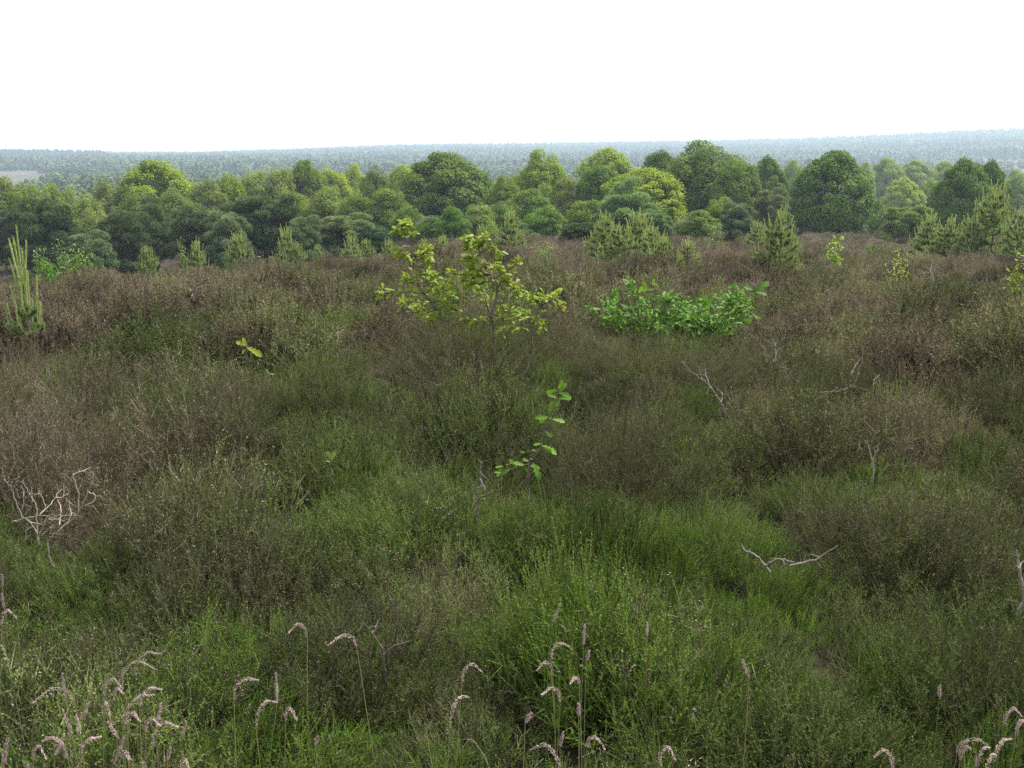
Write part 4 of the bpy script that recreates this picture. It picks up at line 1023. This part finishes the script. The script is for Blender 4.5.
# ------------------------------------------------------------------ flowering grass stems
GG = 'pink flowering grass heads'
def grass_head(px, py, lean, L, label, seed, hgt=None):
    """a culm and a soft pink flower head; lean: sideways arch of the head in its own lengths"""
    rng = np.random.default_rng(seed)
    lean = lean * rng.uniform(.8, 1.2) + rng.normal(0, .08); L = L * rng.uniform(.8, 1.2); dr = rng.uniform(-.32, .05)
    hh = hgt or rng.uniform(.44, .53)
    d = ray(px, py); t = (EYE - hh) / -d[2]
    for _ in range(3):
        t = (EYE - hh - gz(d[0] * t, d[1] * t)) / -d[2]
    tip = np.array([d[0] * t, d[1] * t, EYE + d[2] * t]); s = t / F          # metres per pixel there
    Lm = L * s; g = gz(tip[0], tip[1]); dy = rng.uniform(-.5, .5) * Lm
    top = tip
    if abs(lean) > .5: q = [tip + [-lean * Lm * .5, dy, -Lm * .75], tip + [-lean * Lm * .38, dy * .7, -Lm * .18], tip + [0, 0, Lm * .12], tip + [lean * Lm * .45, -dy, Lm * dr]]
    else: q = [tip + [-lean * Lm, dy, -Lm], tip + [-lean * Lm * .5, dy * .4, -Lm * .5], tip]
    base = np.array([q[0][0] - lean * Lm * .5 + rng.normal(0, .02), q[0][1] + rng.normal(0, .02), g])
    r = empty('flowering_grass', base); m = MB()
    pts = [np.zeros(3), (q[0] - base) * [.5, .5, .5] + rng.normal(0, .006, 3)] + [a - base for a in q]
    p = smooth_path(pts, 4); tube(m, p, .0013, .0005, 5, .5, rng.uniform(0, 1)); m.build('stem', M_CULM, r, True)
    f = MB(); hp = smooth_path([a - base for a in q], 8); n = 115
    t_ = rng.uniform(0.02, .995, n) * (len(hp) - 1); i = np.minimum(t_.astype(int), len(hp) - 2); fr = (t_ - i)[:, None]
    P = hp[i] * (1 - fr) + hp[i + 1] * fr; T_ = norm(hp[i + 1] - hp[i]); U, V = basis(T_, rng); a = rng.uniform(0, 6.28, n)[:, None]
    pr = np.cos(a) * U + np.sin(a) * V; env = np.sin(np.pi * np.clip(t_ / (len(hp) - 1) * .9 + .1, 0, 1))[:, None]
    P = P + pr * .0024 * env * rng.uniform(.3, 1.2, (n, 1)) - np.array([0, 0, .0025]) * env
    D = norm(T_ + pr * .45 + rng.normal(0, .15, P.shape) + [0, 0, -.2 if abs(lean) > .5 else 0]); sp = rng.uniform(.0042, .0074, n)[:, None]; S2 = norm(np.cross(D, pr)); w = .0010
    v = np.stack([P, P + D * sp * .45 + S2 * w, P + D * sp, P + D * sp * .45 - S2 * w, P + D * sp * .45 + pr * w, P + D * sp * .45 - pr * w], 1).reshape(-1, 3)
    fq = np.array([[0, 1, 2, 3], [0, 4, 2, 5]])[None] + (np.arange(n) * 6)[:, None, None]
    f.add(v, fq.reshape(-1, 4), .5, np.repeat(np.clip(rng.normal(.5, .3, n), 0, 1), 6))
    f.build('flower_head', M_PANICLE, r)
    return tag(r, label, 'grass', GG, 'thing')

lone = [
 (297, 626, -.6, 22, 'nodding grass head on a dark bent stem, above the long straight stem'),
 (342, 637, -.9, 24, 'grass head hooked sideways on the longest straight upright stem'),
 (276, 674, -.1, 22, 'stiff upright pale grass head over two arching pink heads'),
 (266, 704, .8, 26, 'arching pink head just beneath the stiff upright pale head, outer one'),
 (291, 711, .9, 26, 'arching pink head just beneath the stiff upright pale head, inner one'),
 (246, 681, .9, 36, 'long shallow pink arch hanging over green grass beside the stiff upright head'),
 (472, 666, .9, 26, 'flat pink grass head with one small raised spikelet in the lower middle'),
 (460, 700, .5, 32, 'long pink head rising in a slant below the flat pink head'),
 (560, 604, .4, 18, 'small whitish head with side tufts, uppermost of the middle group'),
 (585, 625, .0, 18, 'short upright white head in the middle group'),
 (647, 623, .1, 12, 'isolated small upright pink head amid bright green shoots'),
 (560, 645, .7, 26, 'broad bent pink head under the uppermost whitish one'),
 (589, 651, .4, 12, 'tiny tilted head below the short upright white head'),
 (545, 664, -.8, 22, 'pink head drooping toward the flat head of the lower middle'),
 (575, 678, -.6, 16, 'faint pinkish head in the centre of the middle group'),
 (551, 690, -.6, 22, 'pink head above the large hooked arch, slanting'),
 (579, 705, .0, 14, 'short bright upright tuft beneath the middle group'),
 (531, 713, .4, 14, 'small blob-like pink head next to the large hooked arch'),
 (563, 733, .2, 14, 'short pale head over the large hooked arch'),
 (596, 739, .8, 24, 'low flat pink head near the bottom edge, past the large hooked arch'),
 (545, 748, -.9, 44, 'large hooked pink arch at the bottom edge'),
 (668, 749, .5, 28, 'slanted whitish head alone at the bottom edge'),
 (743, 660, -.4, 16, 'dull brownish head by itself among bright shoots'),
 (940, 686, .3, 12, 'white bud-like head on a pale double stem'),
 (1014, 710, .8, 24, 'pink head bent over the edge of the dark arching heather'),
 (318, 737, .3, 16, 'little curled pale head below the arching pink pair'),
 (2, 575, .0, 14, 'pink head at the photo edge, highest of three above the brown twigs'),
 (2, 594, .1, 18, 'pink head at the photo edge, second of three above the brown twigs'),
 (8, 612, .6, 22, 'pink head at the photo edge, lowest of three above the brown twigs'),
 (62, 675, -.1, 24, 'bright upright pink head over a tangle of brown twigs'),
 (52, 692, -.8, 30, 'dense curved pink head among the brown twigs'),
 (63, 710, -.3, 26, 'crowded pink head hanging below the bright upright one'),
 (147, 655, .9, 38, 'wide pinkish arch that tops the big cluster'),
 (137, 665, .9, 34, 'second wide arch nested inside the top arch of the big cluster'),
]
for i_, (a_, b_, l_, n_, lab) in enumerate(lone): grass_head(a_, b_, l_, n_, lab, 500 + i_)
for i_, (a_, b_, l_, n_) in enumerate([(113, 681, .8, 28), (89, 703, .4, 20), (106, 704, .7, 22), (139, 699, .9, 26), (161, 704, .2, 22), (165, 725, .8, 28), (152, 720, .8, 24), (186, 722, .4, 22),
    (170, 748, .2, 20), (53, 740, -.7, 26), (39, 748, .8, 26), (64, 735, .6, 18), (90, 740, .8, 16), (124, 738, .5, 22), (126, 753, .7, 18), (144, 763, .1, 16), (186, 762, .7, 22), (8, 738, .4, 18), (28, 765, .3, 12),
    (118, 690, .7, 22), (76, 716, -.6, 20), (150, 690, .8, 24), (6, 752, .5, 16), (108, 722, -.7, 22), (133, 714, .8, 20)]):
    grass_head(a_, b_, l_, n_, 'small nodding pink head inside the big crowded cluster at the lower corner', 560 + i_)
for i_, (a_, b_, l_, n_) in enumerate([(974, 741, .8, 24), (984, 750, .8, 26), (1021, 722, .6, 20), (992, 757, .7, 22), (966, 748, .5, 18), (1004, 742, .8, 22), (884, 752, -.6, 26)]):
    grass_head(a_, b_, l_, n_, 'pink drooping head in the small cluster by the bottom corner with dark heather', 590 + i_)

plant_heather(); plant_grass(); plant_twigs()

# ------------------------------------------------------------------ far woods on plain and ridge
def clump_crown(seed, conifer, n=260):
    rng = np.random.default_rng(seed); m = MB()
    if conifer:
        z = rng.uniform(.15, 1, n); a = rng.uniform(0, 6.28, n); r = .34 * (1 - z) ** .7 * rng.uniform(.5, 1.1, n) + .02
        P = np.stack([r * np.cos(a), r * np.sin(a), z], -1); nn = norm(np.stack([np.cos(a), np.sin(a), np.full(n, .6)], -1) + rng.normal(0, .4, (n, 3)))
        leaf_quads(m, P, nn, .13, rng, 1.3)
    else:
        d = dirs(rng, n, .3); b = 1 + .2 * np.sin(d[:, 0] * 6 + seed) * np.sin(d[:, 1] * 6 + d[:, 2] * 5)
        P = d * (b * rng.uniform(.75, 1.0, n))[:, None] * [.48, .48, .44] + [0, 0, .52]
        leaf_quads(m, P, norm(d + [0, 0, .4] + rng.normal(0, .4, d.shape)), .17, rng, 1.3)
    tube(m, [[0, 0, -.1], [0, 0, .5]], .03, .02, 4)
    return m
def far_mat():
    m, t = new_mat('far_foliage')
    hue, lum, rnd = attr(t, 'hue', True), attr(t, 'lum', True), attr(t, 'rnd')
    c = mixc(t, hue, mixc(t, rnd, (.028, .048, .026), (.045, .066, .036)), mixc(t, rnd, (.065, .105, .030), (.10, .14, .05)))
    finish(t, scale_col(t, c, lum), .7, .15, .15)
    return m
def far_woods():
    rng = np.random.default_rng(77); mt = far_mat()
    protos = [clump_crown(1, False).mesh('far_wood', mt), clump_crown(2, False).mesh('far_wood', mt), clump_crown(3, True).mesh('far_wood', mt), clump_crown(4, True).mesh('far_wood', mt)]
    P = []
    def band(n, d0, d1, a0, a1, dec, hgt, keepf=None):
        d = np.sqrt(rng.uniform(d0 * d0, d1 * d1, n)); a = rng.uniform(a0, a1, n); x, y = d * np.sin(a), d * np.cos(a)
        k = np.ones(n, bool) if keepf is None else keepf(x, y, d, a)
        x, y, d, a = x[k], y[k], d[k], a[k]; n = len(x)
        decid = rng.uniform(size=n) < dec(x, y)
        P.append((x, y, decid, hgt * rng.uniform(.7, 1.2, n)))
    big = waves(31, 420); mid = waves(32, 150)
    dec = lambda x, y: np.clip(.38 + .35 * big(x, y), .05, .95)
    band(20000, 1250, 3060, -.72, .72, dec, 12.5, lambda x, y, d, a: d > np.interp(a, [.40, .43], [1250, 1480]))
    band(6500, 880, 1260, -.72, .72, lambda x, y: np.clip(.35 + .3 * mid(x, y), .1, .9), 10, lambda x, y, d, a: (mid(x, y) + .25 * big(x, y) > np.interp(a, [-.5, -.42, -.36, -.2, .1, .36, .43], [2, 1.5, -.3, -.8, -.9, -.3, 2])) | (d > np.interp(a, [-.5, -.43, -.35, 0, .38, .43, .5], [1230, 1180, 1000, 900, 1000, 1230, 1250])))
    band(2600, 330, 900, -.72, .72, lambda x, y: np.full(x.shape, .75), 8, lambda x, y, d, a: (mid(x * 1.5, y * 1.5) > np.interp(a, [-.5, -.44, -.40, -.3, 0, .3, .40, .44], [3, 2, -.2, -.2, .1, .4, .9, 3])))
    band(900, 1950, 2150, -.62, -.375, lambda x, y: np.zeros(x.shape), 17)      # conifer plantation on the skyline
    x, y, dc, h = (np.concatenate(q) for q in zip(*P)); n = len(x)
    idx = np.where(dc, rng.integers(0, 2, n), rng.integers(2, 4, n))
    w = h * np.where(dc, rng.uniform(.95, 1.35, n), rng.uniform(.75, 1.05, n))
    scatter('far_woodland', protos, np.stack([x, y, ground(x, y) - .4], -1), idx, np.stack([np.zeros(n), np.zeros(n), rng.uniform(0, 6.28, n)], -1),
            np.stack([w, w, h], -1), np.where(dc, np.clip(rng.normal(.7, .25, n), 0, 1), np.clip(rng.normal(.1, .1, n), 0, 1)), np.clip(rng.normal(1, .11, n), .5, 1.6),
            'continuous hazy woodland covering the far plain and ridge', 'woodland')
far_woods()

# ------------------------------------------------------------------ haze: one closed box of even air
def haze():
    m, t = new_mat('haze'); out = N(t, 'ShaderNodeOutputMaterial'); v = N(t, 'ShaderNodeVolumePrincipled')
    v.inputs['Color'].default_value = (.66, .83, 1.0, 1); v.inputs['Density'].default_value = .00030; v.inputs['Anisotropy'].default_value = 0.2
    t.links.new(v.outputs[0], out.inputs['Volume'])
    me = bpy.data.meshes.new('haze'); a, z0, z1 = 6900, -75, 95
    vs = [(x, y, z) for z in (z0, z1) for y in (-a, a) for x in (-a, a)]
    me.from_pydata(vs, [], [(0, 2, 3, 1), (4, 5, 7, 6), (0, 1, 5, 4), (1, 3, 7, 5), (3, 2, 6, 7), (2, 0, 4, 6)]); me.update()
    me.materials.append(m); ob = link('haze', me); tag(ob, 'thin bluish haze over the far woods', 'haze', kind='stuff')
haze()
